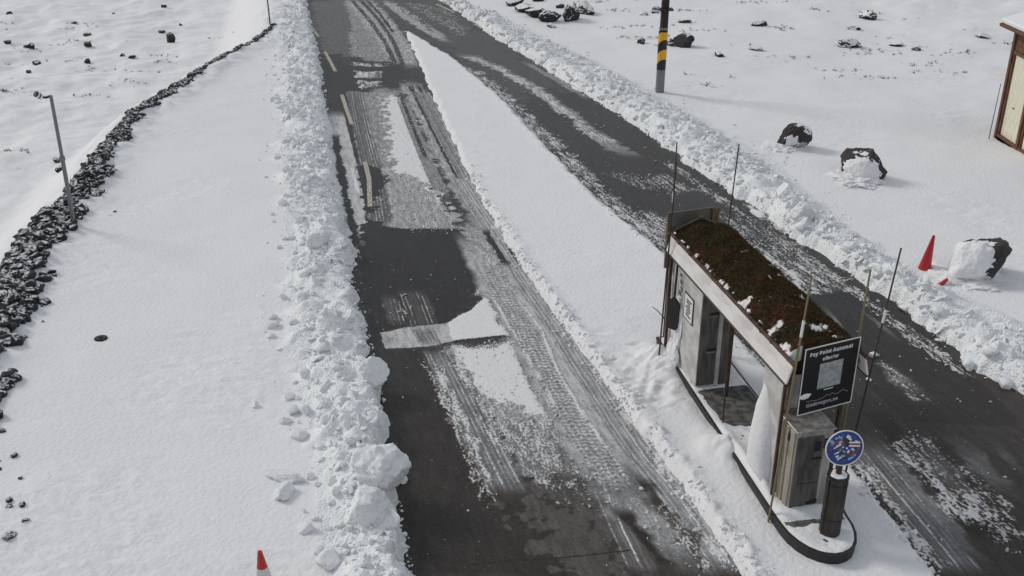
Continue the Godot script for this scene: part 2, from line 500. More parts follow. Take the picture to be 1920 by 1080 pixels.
func build_ground() -> void:
	n_low.seed = 1
	n_low.frequency = 0.12
	n_low.fractal_octaves = 3
	n_mid.seed = 2
	n_mid.frequency = 1.3
	n_mid.fractal_octaves = 3
	n_edge.seed = 3
	n_edge.frequency = 0.8
	n_edge.fractal_octaves = 3
	for c in [[n_cell, 1.7, 4], [n_cellv, 1.7, 4], [n_cell2, 4.6, 6]]:
		c[0].noise_type = FastNoiseLite.TYPE_CELLULAR
		c[0].frequency = c[1]
		c[0].seed = c[2]
		c[0].cellular_jitter = 1.0
		c[0].fractal_type = FastNoiseLite.FRACTAL_NONE
		c[0].cellular_return_type = FastNoiseLite.RETURN_DISTANCE
	n_cellv.cellular_return_type = FastNoiseLite.RETURN_CELL_VALUE
	# footprints and scuffs on the island: x, z, length, cos, sin, depth
	for p in PackedVector2Array([Vector2(1.78, -18.95), Vector2(1.93, -17.75), Vector2(1.86, -17.54), Vector2(2.24, -17.29), Vector2(2.09, -16.93), Vector2(2.79, -17.54), Vector2(2.9, -16.83), Vector2(2.43, -16.64), Vector2(2.47, -16.21), Vector2(2.14, -16.78), Vector2(3.18, -17.75), Vector2(2.85, -17.23), Vector2(2.76, -17.75), Vector2(2.47, -18.4)]):
		var a := rng.randf_range(-0.5, 0.5)
		dents.append([p.x, p.y, rng.randf_range(0.10, 0.24), cos(a), sin(a), rng.randf_range(0.05, 0.11)])
	var z := -9.5
	while z > -430.0:
		row_z.append(z)
		z -= -z * (0.0031 if z > -75.0 else 0.012)
	row_h.resize(row_z.size())
	var job := WorkerThreadPool.add_group_task(land_row, row_z.size())
	WorkerThreadPool.wait_for_group_task_completion(job)
	var kinds := {"ground": [], "snow_bank_left": [], "snow_bank_right": [], "island": []}
	for k in kinds: kinds[k] = [PackedVector3Array(), PackedVector3Array(), PackedInt32Array(), {}]
	var rows := row_z.size()
	for j in rows - 1:
		var e := edges(row_z[j])
		var h0: PackedFloat32Array = row_h[j]
		var h1: PackedFloat32Array = row_h[j + 1]
		for i in COLS:
			if h0[i] < -0.1 and h0[i + 1] < -0.1 and h1[i] < -0.1 and h1[i + 1] < -0.1:
				var xx := row_x(row_z[j], i)
				if xx > e[0] - 0.8 and xx < e[2] + 0.8: continue
			var x := row_x(row_z[j], i)
			var kind := "ground"
			if x > e[4] - 0.5 and x < e[5] + 0.5: kind = "island"
			elif x > e[1] - 0.1 and x < e[0] + 1.0: kind = "snow_bank_left"
			elif x > e[2] - 1.0 and x < e[3] + 0.1: kind = "snow_bank_right"
			var k: Array = kinds[kind]
			var ids := []
			for c in [[j, i], [j, i + 1], [j + 1, i + 1], [j + 1, i]]:
				var key: int = c[0] * 2000 + c[1]
				if not k[3].has(key):
					k[3][key] = k[0].size()
					k[0].append(Vector3(row_x(row_z[c[0]], c[1]), row_h[c[0]][c[1]], row_z[c[0]]))
					k[1].append(slope(c[0], c[1]))
				ids.append(k[3][key])
			k[2].append_array(PackedInt32Array([ids[0], ids[2], ids[1], ids[0], ids[3], ids[2]]))
	var made := {}
	for k in kinds:
		var a := []
		a.resize(Mesh.ARRAY_MAX)
		a[Mesh.ARRAY_VERTEX] = kinds[k][0]
		a[Mesh.ARRAY_NORMAL] = kinds[k][1]
		a[Mesh.ARRAY_INDEX] = kinds[k][2]
		var m := ArrayMesh.new()
		m.add_surface_from_arrays(Mesh.PRIMITIVE_TRIANGLES, a)
		made[k] = m
	struct("ground", made.ground, M.snow)
	struct("traffic_island", made.island, M.snow)
	var b := put("snow_bank", made.snow_bank_left, M.bank, self)
	tag(b, "long ploughed bank of broken snow along the left road edge beside the smooth snow plateau", "snow bank")
	b = put("snow_bank", made.snow_bank_right, M.bank, self)
	tag(b, "long ploughed bank of broken snow along the right road edge below the boulders", "snow bank")
	# the snowfield goes on to the horizon, lower than the land near the road
	var far := PlaneMesh.new()
	far.size = Vector2(2400, 2400)
	var f := struct("snowfield", far, M.snow)
	f.position.y = -2.6

func slope(j: int, i: int) -> Vector3:
	var j0 := maxi(j - 1, 0)
	var j1 := mini(j + 1, row_z.size() - 1)
	var i0 := maxi(i - 1, 0)
	var i1 := mini(i + 1, COLS)
	var z := row_z[j]
	var hx: float = (row_h[j][i1] - row_h[j][i0]) / (row_x(z, i1) - row_x(z, i0))
	# neighbours in the rows before and after, at the same x
	var x := row_x(z, i)
	var hz: float = (height_in_row(j0, x) - height_in_row(j1, x)) / (row_z[j0] - row_z[j1])
	return Vector3(-hx, 1.0, -hz).normalized()

func height_in_row(j: int, x: float) -> float:
	var half := -row_z[j] * 0.62 + 4.5
	var t := clampf((x + half) / (2.0 * half) * COLS, 0.0, COLS - 0.001)
	var i := int(t)
	return lerpf(row_h[j][i], row_h[j][i + 1], t - i)

# ------------------------------------------------------------------ the road and the slush on it

class Sheet:
	var w: int
	var h: int
	var z0: float
	var z1: float
	var xl := PackedFloat32Array()
	var wx := PackedFloat32Array()
	var c := PackedFloat32Array()
	var f := PackedFloat32Array()
	var color := PackedByteArray()
	var height := PackedByteArray()

var sheets: Array[Sheet] = []
var strokes := []
var nf := PackedByteArray()
var nm := PackedByteArray()
var nl := PackedByteArray()

func tile(freq: float, octaves: int, seed_: int) -> PackedByteArray:
	var n := FastNoiseLite.new()
	n.seed = seed_
	n.noise_type = FastNoiseLite.TYPE_SIMPLEX_SMOOTH
	n.frequency = freq
	n.fractal_octaves = octaves
	return n.get_seamless_image(512, 512).get_data()

# kinds of mark: SNOW lays snow with a share of cover, FILM a thin grey layer, TYRE a film with lines along it,
# TREAD a pressed tread pattern, CRUMB adds scattered lumps, BARE clears
enum {SNOW, FILM, TYRE, TREAD, CRUMB, BARE, MIX}

func line(kind: int, width: float, value: float, poly: PackedVector2Array, soft := 0.4, rag := 0.5) -> void:
	strokes.append([kind, width / 2.0, value, poly, soft, rag])

func area(kind: int, value: float, poly: PackedVector2Array, rag := 0.2) -> void:
	strokes.append([kind + 10, 0.0, value, poly, 0.0, rag])

func lay_strokes() -> void:
	# --- left lane, far to near
	area(FILM, 0.16, PackedVector2Array([Vector2(-11.5, -59.62), Vector2(-8.07, -59.62), Vector2(-6.17, -50.64), Vector2(-4.42, -42.88), Vector2(-3.82, -38.56), Vector2(-6.43, -38.56), Vector2(-8.65, -47.02)]), 0.8)
	area(MIX, 0.40, PackedVector2Array([Vector2(-9.32, -59.62), Vector2(-7.77, -59.62), Vector2(-5.78, -50.64), Vector2(-4.62, -43.86), Vector2(-5.75, -42.88), Vector2(-7.01, -47.02)]))
	line(MIX, 1.1, 0.62, PackedVector2Array([Vector2(-9.11, -59.62), Vector2(-7.37, -54.06), Vector2(-5.96, -48.77), Vector2(-4.94, -44.05)]), 0.6)
	line(MIX, 0.8, 0.60, PackedVector2Array([Vector2(-7.86, -59.62), Vector2(-6.28, -53.34), Vector2(-4.93, -47.59), Vector2(-4.09, -42.88)]), 0.6)
	line(BARE, 0.28, 0.0, PackedVector2Array([Vector2(-8.96, -59.62), Vector2(-7.23, -53.62), Vector2(-5.87, -48.41), Vector2(-4.82, -43.36)]))
	line(BARE, 0.24, 0.0, PackedVector2Array([Vector2(-8.49, -59.62), Vector2(-6.89, -54.2), Vector2(-5.56, -48.77), Vector2(-4.53, -43.36)]))
	line(BARE, 0.20, 0.0, PackedVector2Array([Vector2(-8.13, -59.62), Vector2(-6.74, -54.79), Vector2(-5.68, -50.38)]), 0.4, 0.9)
	area(MIX, 0.42, PackedVector2Array([Vector2(-7.84, -50.64), Vector2(-6.68, -50.64), Vector2(-5.48, -44.87), Vector2(-5.96, -44.66), Vector2(-6.91, -44.87)]))
	area(BARE, 0.0, PackedVector2Array([Vector2(-7.28, -45.08), Vector2(-5.16, -44.66), Vector2(-4.18, -42.13), Vector2(-3.99, -41.05), Vector2(-4.62, -39.52), Vector2(-6.47, -38.87)]), 0.5)
	area(SNOW, 0.62, PackedVector2Array([Vector2(-6.89, -44.26), Vector2(-6.11, -44.05), Vector2(-5.82, -43.46), Vector2(-6.71, -43.46)]))
	area(SNOW, 0.58, PackedVector2Array([Vector2(-5.84, -44.05), Vector2(-5.48, -44.05), Vector2(-5.38, -43.56), Vector2(-5.75, -43.46)]))
	area(SNOW, 0.55, PackedVector2Array([Vector2(-6.47, -42.51), Vector2(-5.45, -42.6), Vector2(-5.15, -41.5), Vector2(-6.25, -41.41)]))
	area(SNOW, 0.55, PackedVector2Array([Vector2(-6.13, -40.79), Vector2(-5.27, -41.05), Vector2(-5.07, -40.02), Vector2(-5.87, -39.69)]))
	area(FILM, 0.45, PackedVector2Array([Vector2(-6.77, -39.19), Vector2(-4.85, -39.52), Vector2(-3.3, -30.81), Vector2(-2.55, -25.04), Vector2(-3.54, -25.23), Vector2(-4.54, -29.29)]), 0.7)
	area(MIX, 0.45, PackedVector2Array([Vector2(-5.79, -39.19), Vector2(-4.85, -39.19), Vector2(-3.59, -30.81), Vector2(-3.66, -29.29), Vector2(-4.47, -33.06)]))
	area(MIX, 0.75, PackedVector2Array([Vector2(-4.92, -38.56), Vector2(-4.38, -39.19), Vector2(-3.69, -36.67), Vector2(-2.51, -30.81), Vector2(-1.67, -26.52), Vector2(-1.28, -24.67), Vector2(-2.63, -24.82), Vector2(-3.52, -29.04)]), 0.45)
	area(SNOW, 0.97, PackedVector2Array([Vector2(-4.73, -38.09), Vector2(-4.41, -38.87), Vector2(-3.88, -37.04), Vector2(-2.64, -30.81), Vector2(-1.82, -26.6), Vector2(-1.52, -25.04), Vector2(-2.55, -25.04), Vector2(-3.42, -29.04)]), 0.3)
	area(MIX, 0.62, PackedVector2Array([Vector2(-3.93, -30.28), Vector2(-2.66, -29.04), Vector2(-1.58, -26.2), Vector2(-1.35, -24.96), Vector2(-2.96, -24.96), Vector2(-3.61, -27.02)]), 0.4)
	line(FILM, 0.42, 0.42, PackedVector2Array([Vector2(-4.21, -38.71), Vector2(-3.35, -34.3), Vector2(-2.64, -30.81), Vector2(-2.16, -28.57), Vector2(-1.8, -27.02)]), 0.15, 0.1)
	line(MIX, 1.0, 0.6, PackedVector2Array([Vector2(-4.14, -41.05), Vector2(-3.02, -35.97), Vector2(-2.04, -31.35), Vector2(-1.12, -27.45), Vector2(-0.48, -24.85)]), 0.4)
	line(BARE, 0.24, 0.0, PackedVector2Array([Vector2(-4.02, -40.36), Vector2(-2.91, -35.28), Vector2(-1.95, -30.81), Vector2(-1.2, -27.67), Vector2(-0.78, -25.8)]))
	line(BARE, 0.20, 0.0, PackedVector2Array([Vector2(-3.72, -40.36), Vector2(-2.71, -35.62), Vector2(-1.85, -31.62), Vector2(-1.16, -28.57), Vector2(-0.65, -26.2)]), 0.4, 0.8)
	line(BARE, 0.14, 0.0, PackedVector2Array([Vector2(-4.21, -38.71), Vector2(-3.35, -34.3), Vector2(-2.64, -30.81)]), 0.3, 0.2)
	line(TYRE, 0.62, 0.45, PackedVector2Array([Vector2(-3.48, -39.36), Vector2(-2.34, -33.98), Vector2(-1.48, -30.03), Vector2(-0.81, -27.02)]), 0.15, 0.1)
	area(BARE, 0.0, PackedVector2Array([Vector2(-8.37, -45.92), Vector2(-7.52, -45.92), Vector2(-6.13, -38.56), Vector2(-5.13, -33.67), Vector2(-4.55, -30.81), Vector2(-4.66, -30.18), Vector2(-4.98, -30.49), Vector2(-5.52, -33.67), Vector2(-6.19, -35.97), Vector2(-6.75, -37.78)]), 0.3)
	line(FILM, 0.80, 0.9, PackedVector2Array([Vector2(-6.49, -36.67), Vector2(-5.84, -33.67), Vector2(-5.12, -30.28), Vector2(-4.55, -27.45), Vector2(-4.07, -25.04), Vector2(-3.75, -23.62)]), 0.1, 0.1)
	line(TYRE, 0.7, 0.25, PackedVector2Array([Vector2(-6.06, -39.36), Vector2(-5.11, -34.3), Vector2(-4.3, -30.28), Vector2(-3.84, -27.89), Vector2(-3.39, -25.23)]), 0.3, 0.3)
	area(BARE, 0.0, PackedVector2Array([Vector2(-4.66, -30.18), Vector2(-4.39, -30.28), Vector2(-3.82, -29.88), Vector2(-3.63, -29.04), Vector2(-3.79, -27.67), Vector2(-3.73, -26.2), Vector2(-3.95, -26.12), Vector2(-4.36, -28.34)]))
	line(SNOW, 0.20, 0.7, PackedVector2Array([Vector2(-4.42, -26.2), Vector2(-4.01, -24.49), Vector2(-3.65, -22.96)]), 0.5, 0.9)
	line(BARE, 0.3, 0.0, PackedVector2Array([Vector2(-5.92, -33.67), Vector2(-5.05, -29.29), Vector2(-4.37, -26.2), Vector2(-3.84, -23.62)]), 0.5, 0.9)
	line(SNOW, 0.14, 0.8, PackedVector2Array([Vector2(-4.9, -30.39), Vector2(-4.51, -28.57), Vector2(-4.23, -27.36)]), 0.5, 0.6)
	# the wet bare patch, the white strip that ends it and the lane below
	area(MIX, 0.62, PackedVector2Array([Vector2(-1.38, -25.04), Vector2(-0.83, -25.23), Vector2(-0.13, -22.65), Vector2(0.3, -20.88), Vector2(0.44, -18.86), Vector2(0, -18.86), Vector2(-0.36, -21.16), Vector2(-0.71, -20.88), Vector2(-1.02, -22.65)]), 0.4)
	area(BARE, 0.0, PackedVector2Array([Vector2(-3.96, -26.2), Vector2(-3.6, -25.61), Vector2(-3.33, -25.15), Vector2(-2.35, -25.11), Vector2(-1.27, -25), Vector2(-0.8, -24.14), Vector2(-0.63, -22.96), Vector2(-0.71, -21.74), Vector2(-0.91, -20.99), Vector2(-0.91, -20.4), Vector2(-1.31, -19.78), Vector2(-2.14, -19.53), Vector2(-2.75, -19.19), Vector2(-2.99, -19.58), Vector2(-3.32, -20.88), Vector2(-3.68, -22.65)]), 0.22)
	line(CRUMB, 0.5, 0.30, PackedVector2Array([Vector2(-2.56, -21.3), Vector2(-2.34, -20.48), Vector2(-2.16, -19.53)]), 0.7)
	line(TYRE, 0.4, 0.16, PackedVector2Array([Vector2(-2.78, -21.16), Vector2(-2.57, -20.21), Vector2(-2.4, -19.46)]), 0.4)
	line(TYRE, 0.7, 0.12, PackedVector2Array([Vector2(-2.31, -21.45), Vector2(-2.02, -20.34), Vector2(-1.78, -19.33)]), 0.4)
	area(SNOW, 1.0, PackedVector2Array([Vector2(-1.41, -19.68), Vector2(-0.9, -20.29), Vector2(-0.65, -20.88), Vector2(-0.26, -21.22), Vector2(0.09, -19.83), Vector2(0.27, -18.86), Vector2(-0.02, -19.14), Vector2(-0.99, -18.95), Vector2(-1.74, -18.72)]), 0.05)
	area(FILM, 0.85, PackedVector2Array([Vector2(-2.74, -19.24), Vector2(-2.24, -19.43), Vector2(-1.36, -19.73), Vector2(-1.2, -18.86), Vector2(-1.68, -18.63), Vector2(-2.57, -18.58)]), 0.06)
	line(TYRE, 0.5, 0.42, PackedVector2Array([Vector2(-1.97, -19.68), Vector2(-1.76, -19.05), Vector2(-1.59, -18.51)]), 0.2, 0.1)
	area(BARE, 0.0, PackedVector2Array([Vector2(-2.9, -18.45), Vector2(-1.73, -18.63), Vector2(-1.04, -17.75), Vector2(-0.52, -15.64), Vector2(0, -14.04), Vector2(0.64, -12.67), Vector2(0.76, -11.72), Vector2(-1.45, -11.72), Vector2(-2.15, -14.65)]), 0.1)
	area(FILM, 0.035, PackedVector2Array([Vector2(-2.9, -18.45), Vector2(-1.73, -18.63), Vector2(-1.04, -17.75), Vector2(-0.52, -15.64), Vector2(0, -14.04), Vector2(0.64, -12.67), Vector2(0.76, -11.72), Vector2(-1.45, -11.72), Vector2(-2.15, -14.65)]), 0.1)
	area(MIX, 0.78, PackedVector2Array([Vector2(-1.31, -18.51), Vector2(0.02, -19.05), Vector2(0.56, -17.37), Vector2(0.94, -15.9), Vector2(0.51, -15.43), Vector2(-0.1, -15.9), Vector2(-0.69, -16.45), Vector2(-1.05, -17.54)]), 0.4)
	area(SNOW, 1.0, PackedVector2Array([Vector2(-1.19, -18.63), Vector2(0.02, -19.05), Vector2(0.27, -18.29), Vector2(0.53, -17.37), Vector2(0.86, -15.99), Vector2(0.47, -15.64), Vector2(0, -16.17), Vector2(-0.54, -16.64), Vector2(-0.91, -17.54)]), 0.3)
	area(MIX, 0.66, PackedVector2Array([Vector2(-0.81, -17.13), Vector2(-0.1, -16.64), Vector2(0.48, -15.99), Vector2(0.86, -15.99), Vector2(1.17, -14.65), Vector2(0.71, -14.34), Vector2(0.18, -14.81), Vector2(-0.33, -15.47)]), 0.4)
	area(FILM, 0.40, PackedVector2Array([Vector2(-0.29, -16.17), Vector2(0.38, -15.81), Vector2(1.11, -14.49), Vector2(1.37, -13.75), Vector2(0.84, -13.33), Vector2(0.35, -14.04), Vector2(-0.09, -14.81)]), 0.6)
	area(CRUMB, 0.38, PackedVector2Array([Vector2(-0.29, -15.99), Vector2(0.48, -15.81), Vector2(1.19, -14.34), Vector2(1.58, -13.2), Vector2(0.83, -13.2), Vector2(0.18, -14.34)]), 0.4)
	area(FILM, 0.12, PackedVector2Array([Vector2(0, -14.34), Vector2(1.06, -14.34), Vector2(1.8, -12.93), Vector2(2.13, -11.72), Vector2(1.07, -11.72), Vector2(0.33, -13.06)]), 1.0)
	line(FILM, 0.8, 0.30, PackedVector2Array([Vector2(-1.54, -18.63), Vector2(-0.88, -16.45), Vector2(-0.26, -14.34), Vector2(0.04, -13.33)]), 0.3, 0.3)
	line(TYRE, 0.60, 0.44, PackedVector2Array([Vector2(-1.53, -18.58), Vector2(-0.88, -16.45), Vector2(-0.31, -14.49), Vector2(-0.04, -13.61)]), 0.12, 0.1)
	line(CRUMB, 0.36, 0.62, PackedVector2Array([Vector2(-1.56, -18.07), Vector2(-1.08, -16.45), Vector2(-0.64, -14.97), Vector2(-0.3, -13.75)]), 0.7, 0.9)
	line(CRUMB, 0.30, 0.42, PackedVector2Array([Vector2(-1.81, -18.22), Vector2(-1.29, -16.64), Vector2(-0.94, -15.47), Vector2(-0.57, -14.19), Vector2(-0.25, -13.2)]), 0.7, 0.9)
	line(CRUMB, 0.5, 0.45, PackedVector2Array([Vector2(-1.13, -18.4), Vector2(-0.7, -16.93), Vector2(-0.33, -15.64), Vector2(0.04, -14.49)]), 0.7, 0.9)
	line(TYRE, 0.5, 0.30, PackedVector2Array([Vector2(0.44, -18.86), Vector2(0.98, -16.36), Vector2(1.41, -14.34), Vector2(1.7, -12.8), Vector2(1.93, -11.66)]), 0.3, 0.3)
	line(MIX, 0.4, 0.55, PackedVector2Array([Vector2(0, -18.86), Vector2(0.6, -16.74), Vector2(1.12, -14.65), Vector2(1.41, -13.2)]), 0.7, 0.8)
	# the pair of tracks along the island
	line(MIX, 0.95, 0.60, PackedVector2Array([Vector2(1.59, -14.34), Vector2(1.85, -13.47), Vector2(2.24, -12.55), Vector2(2.7, -11.49)]), 0.6, 0.7)
	line(FILM, 1.75, 0.70, PackedVector2Array([Vector2(-0.76, -25.04), Vector2(-0.06, -22.03), Vector2(0.59, -19.58), Vector2(1.03, -17.54), Vector2(1.52, -15.81), Vector2(1.94, -14.34), Vector2(2.23, -13.47)]), 0.25, 0.12)
	line(TREAD, 0.62, 0.66, PackedVector2Array([Vector2(-0.57, -22.65), Vector2(-0.14, -20.97), Vector2(0.33, -19.21), Vector2(0.7, -17.58), Vector2(1.1, -15.96), Vector2(1.45, -14.81), Vector2(1.75, -13.68)]), 0.2, 0.15)
	line(FILM, 0.55, 0.86, PackedVector2Array([Vector2(-0.06, -22.03), Vector2(0.3, -20.88), Vector2(0.78, -19.21), Vector2(1.19, -17.54), Vector2(1.58, -15.9), Vector2(1.91, -14.68)]), 0.4, 0.15)
	line(TYRE, 0.66, 0.72, PackedVector2Array([Vector2(-1.55, -29.29), Vector2(-0.79, -26.28), Vector2(-0.07, -23.62), Vector2(0.31, -22.03), Vector2(0.91, -19.91), Vector2(1.39, -17.96), Vector2(1.93, -15.9), Vector2(2.27, -14.68), Vector2(2.59, -13.82), Vector2(2.86, -12.93), Vector2(3.15, -11.66)]), 0.12, 0.08)
	line(SNOW, 0.10, 0.75, PackedVector2Array([Vector2(0.14, -20.88), Vector2(0.63, -19.36), Vector2(0.87, -17.71), Vector2(1.34, -15.89), Vector2(1.71, -14.65)]), 0.6, 0.7)
	line(SNOW, 0.10, 0.70, PackedVector2Array([Vector2(-0.48, -21.22), Vector2(0.08, -19.09), Vector2(0.52, -17.44), Vector2(0.88, -15.99)]), 0.6, 0.6)
	line(MIX, 0.5, 0.62, PackedVector2Array([Vector2(-1.15, -26.2), Vector2(-0.59, -23.62), Vector2(-0.12, -21.45)]), 0.5, 0.8)
	line(BARE, 0.20, 0.0, PackedVector2Array([Vector2(-0.76, -25.23), Vector2(-0.33, -23.46), Vector2(-0.03, -22.49)]), 0.4, 0.9)
	line(BARE, 0.16, 0.0, PackedVector2Array([Vector2(-0.16, -24.31), Vector2(0.03, -23.46), Vector2(0.31, -22.34)]), 0.4, 0.5)
	line(BARE, 0.28, 0.0, PackedVector2Array([Vector2(2.09, -14.26), Vector2(2.2, -13.92), Vector2(2.33, -13.54)]), 0.3, 0.3)
	line(BARE, 0.36, 0.0, PackedVector2Array([Vector2(1.62, -13.54), Vector2(1.83, -12.87), Vector2(2.15, -12.12), Vector2(2.34, -11.61)]), 0.7, 0.8)
	area(FILM, 0.16, PackedVector2Array([Vector2(2.29, -13.61), Vector2(2.61, -13.2), Vector2(2.96, -11.66), Vector2(2.66, -11.66)]), 0.2)
	area(CRUMB, 0.45, PackedVector2Array([Vector2(2.33, -13.54), Vector2(2.54, -13.26), Vector2(2.9, -11.77), Vector2(2.66, -11.72)]), 0.2)
	line(CRUMB, 0.3, 0.6, PackedVector2Array([Vector2(1.9, -16.83), Vector2(2.35, -15.13), Vector2(2.77, -13.4), Vector2(3.22, -11.66)]), 0.8, 0.9)
	area(BARE, 0.0, PackedVector2Array([Vector2(-0.62, -11.97), Vector2(0, -12.06), Vector2(0.94, -12.18), Vector2(1.73, -12.3), Vector2(1.73, -12.27), Vector2(0.94, -12.15), Vector2(0, -12.02), Vector2(-0.62, -11.92)]), 0.02)
	# --- right lane
	area(FILM, 0.10, PackedVector2Array([Vector2(-7.77, -59.62), Vector2(-4.03, -59.62), Vector2(-0.49, -48.17), Vector2(2.08, -40.19), Vector2(0, -37.78), Vector2(-2.3, -44.87)]), 1.2)
	line(FILM, 0.5, 0.6, PackedVector2Array([Vector2(-7.26, -59.62), Vector2(-5.5, -54.5), Vector2(-4.13, -50.9), Vector2(-2.81, -47.94)]), 0.5, 0.8)
	line(CRUMB, 0.8, 0.45, PackedVector2Array([Vector2(-7.11, -59.62), Vector2(-5.25, -54.79), Vector2(-4.24, -51.69)]), 0.7, 0.9)
	line(FILM, 0.35, 0.55, PackedVector2Array([Vector2(-4.3, -52.5), Vector2(-3.44, -50.13), Vector2(-2.97, -48.65)]), 0.4, 0.6)
	area(CRUMB, 0.30, PackedVector2Array([Vector2(-6.27, -59.62), Vector2(-3.74, -57.27), Vector2(-2.08, -51.29), Vector2(-2.27, -49.62), Vector2(-3.77, -53.34)]), 0.4)
	line(FILM, 0.7, 0.42, PackedVector2Array([Vector2(-2.36, -46.14), Vector2(-0.67, -43.27), Vector2(0.83, -39.85), Vector2(1.83, -36.75), Vector2(2.83, -33.36), Vector2(3.47, -31.73), Vector2(4.12, -30.81)]), 0.5, 0.8)
	line(CRUMB, 0.75, 0.55, PackedVector2Array([Vector2(-1.86, -45.39), Vector2(-0.44, -42.69), Vector2(0.82, -39.69), Vector2(1.74, -36.82), Vector2(2.53, -34.17), Vector2(3.18, -32.36)]), 0.7, 0.9)
	line(CRUMB, 0.9, 0.50, PackedVector2Array([Vector2(-2.2, -43.66), Vector2(-0.83, -40.19), Vector2(0.29, -36.32), Vector2(1.37, -32.18), Vector2(2.32, -28.57), Vector2(3.12, -25.88), Vector2(3.75, -24.14)]), 0.7, 0.9)
	line(FILM, 0.34, 0.7, PackedVector2Array([Vector2(-0.2, -37.33), Vector2(1.17, -31.35), Vector2(2.47, -26.6), Vector2(3.64, -23.29)]), 0.5, 0.4)
	line(FILM, 0.4, 0.4, PackedVector2Array([Vector2(0.34, -44.66), Vector2(1.9, -40.88), Vector2(2.96, -37.78)]), 0.5, 0.9)
	area(CRUMB, 0.34, PackedVector2Array([Vector2(2.88, -29.78), Vector2(4.73, -29.29), Vector2(5.14, -27.89), Vector2(4.49, -27.54), Vector2(3.37, -28.34)]), 0.4)
	area(CRUMB, 0.5, PackedVector2Array([Vector2(3.14, -26), Vector2(4.13, -26), Vector2(5.78, -23.62), Vector2(6.86, -21.22), Vector2(6.44, -20.99), Vector2(4.59, -22.03), Vector2(3.66, -23.46)]), 0.4)
	line(SNOW, 0.22, 0.62, PackedVector2Array([Vector2(6.08, -23.79), Vector2(6.44, -22.49), Vector2(6.84, -21.16)]), 0.5, 0.7)
	line(SNOW, 0.18, 0.66, PackedVector2Array([Vector2(6.63, -23.29), Vector2(7.01, -22.27), Vector2(7.24, -21.3)]), 0.5, 0.7)
	line(SNOW, 0.7, 0.66, PackedVector2Array([Vector2(5.32, -24.67), Vector2(5.91, -22.96), Vector2(6.45, -21.02)]), 0.6, 0.8)
	area(CRUMB, 0.42, PackedVector2Array([Vector2(5.38, -26.6), Vector2(6.43, -25.41), Vector2(7.28, -23.29), Vector2(7.85, -21.74), Vector2(6.98, -21.22), Vector2(6.05, -23.62)]), 0.4)
	area(BARE, 0.0, PackedVector2Array([Vector2(6.17, -20.88), Vector2(8.29, -21.42), Vector2(8.75, -18.86), Vector2(9.07, -15.99), Vector2(8.92, -15.64), Vector2(7.04, -15.81), Vector2(6.52, -17.96)]), 0.02)
	area(FILM, 0.03, PackedVector2Array([Vector2(6.17, -20.88), Vector2(8.29, -21.42), Vector2(8.75, -18.86), Vector2(9.07, -15.99), Vector2(8.92, -15.64), Vector2(7.04, -15.81), Vector2(6.52, -17.96)]), 0.02)
	line(FILM, 0.14, 0.6, PackedVector2Array([Vector2(6.81, -20.61), Vector2(6.9, -19.83), Vector2(6.97, -19)]), 0.4, 0.5)
	line(FILM, 0.12, 0.35, PackedVector2Array([Vector2(7.5, -20.56), Vector2(7.74, -19.83), Vector2(8.01, -18.63)]), 0.4, 0.7)
	line(CRUMB, 0.45, 0.44, PackedVector2Array([Vector2(7.25, -18.29), Vector2(7.43, -17.23), Vector2(7.59, -16.27)]), 0.7, 0.9)
	line(FILM, 0.5, 0.25, PackedVector2Array([Vector2(7.25, -18.29), Vector2(7.48, -17.09), Vector2(7.62, -16.21)]), 0.6, 0.9)
	area(CRUMB, 0.38, PackedVector2Array([Vector2(4.26, -20.08), Vector2(5.24, -19.83), Vector2(5.42, -17.75), Vector2(4.77, -16.74), Vector2(4.37, -17.75)]), 0.4)
	line(FILM, 0.9, 0.34, PackedVector2Array([Vector2(5.99, -15.64), Vector2(6.18, -14.34), Vector2(6.4, -13), Vector2(6.6, -11.66)]), 0.3, 0.4)
	line(TYRE, 0.6, 0.34, PackedVector2Array([Vector2(5.96, -15.05), Vector2(6.16, -13.75), Vector2(6.38, -12.49), Vector2(6.49, -11.66)]), 0.2, 0.3)
	line(CRUMB, 0.45, 0.6, PackedVector2Array([Vector2(5.75, -14.81), Vector2(5.9, -13.75), Vector2(6.04, -12.67), Vector2(6.11, -11.66)]), 0.8, 0.9)
	line(BARE, 0.5, 0.0, PackedVector2Array([Vector2(6.55, -16.36), Vector2(6.75, -14.97), Vector2(6.99, -13.68), Vector2(7.18, -12.3)]), 0.3, 0.3)
	line(CRUMB, 1.0, 0.60, PackedVector2Array([Vector2(6.81, -15.55), Vector2(6.94, -14.49), Vector2(7.08, -13.47), Vector2(7.17, -12.67)]), 0.7, 0.9)
	line(FILM, 0.6, 0.24, PackedVector2Array([Vector2(6.89, -15.64), Vector2(7.07, -14.34), Vector2(7.28, -12.93)]), 0.6, 0.9)
	line(FILM, 0.5, 0.30, PackedVector2Array([Vector2(7.7, -15.55), Vector2(7.83, -14.49), Vector2(8, -13.26)]), 0.5, 0.7)
	line(FILM, 0.3, 0.30, PackedVector2Array([Vector2(8.25, -15.38), Vector2(8.35, -14.65), Vector2(8.43, -14.04)]), 0.5, 0.7)
	line(CRUMB, 1.4, 0.30, PackedVector2Array([Vector2(7.09, -14.65), Vector2(7.39, -13.61), Vector2(7.59, -12.18)]), 0.7, 0.9)
	line(CRUMB, 0.8, 0.34, PackedVector2Array([Vector2(5.92, -12.55), Vector2(6.22, -11.66)]), 0.7, 0.9)
	line(CRUMB, 0.5, 0.42, PackedVector2Array([Vector2(4.62, -30.81), Vector2(5.8, -27.36), Vector2(6.92, -23.96), Vector2(7.84, -20.88), Vector2(8.44, -18.63), Vector2(8.81, -17.13)]), 0.7, 1.0)
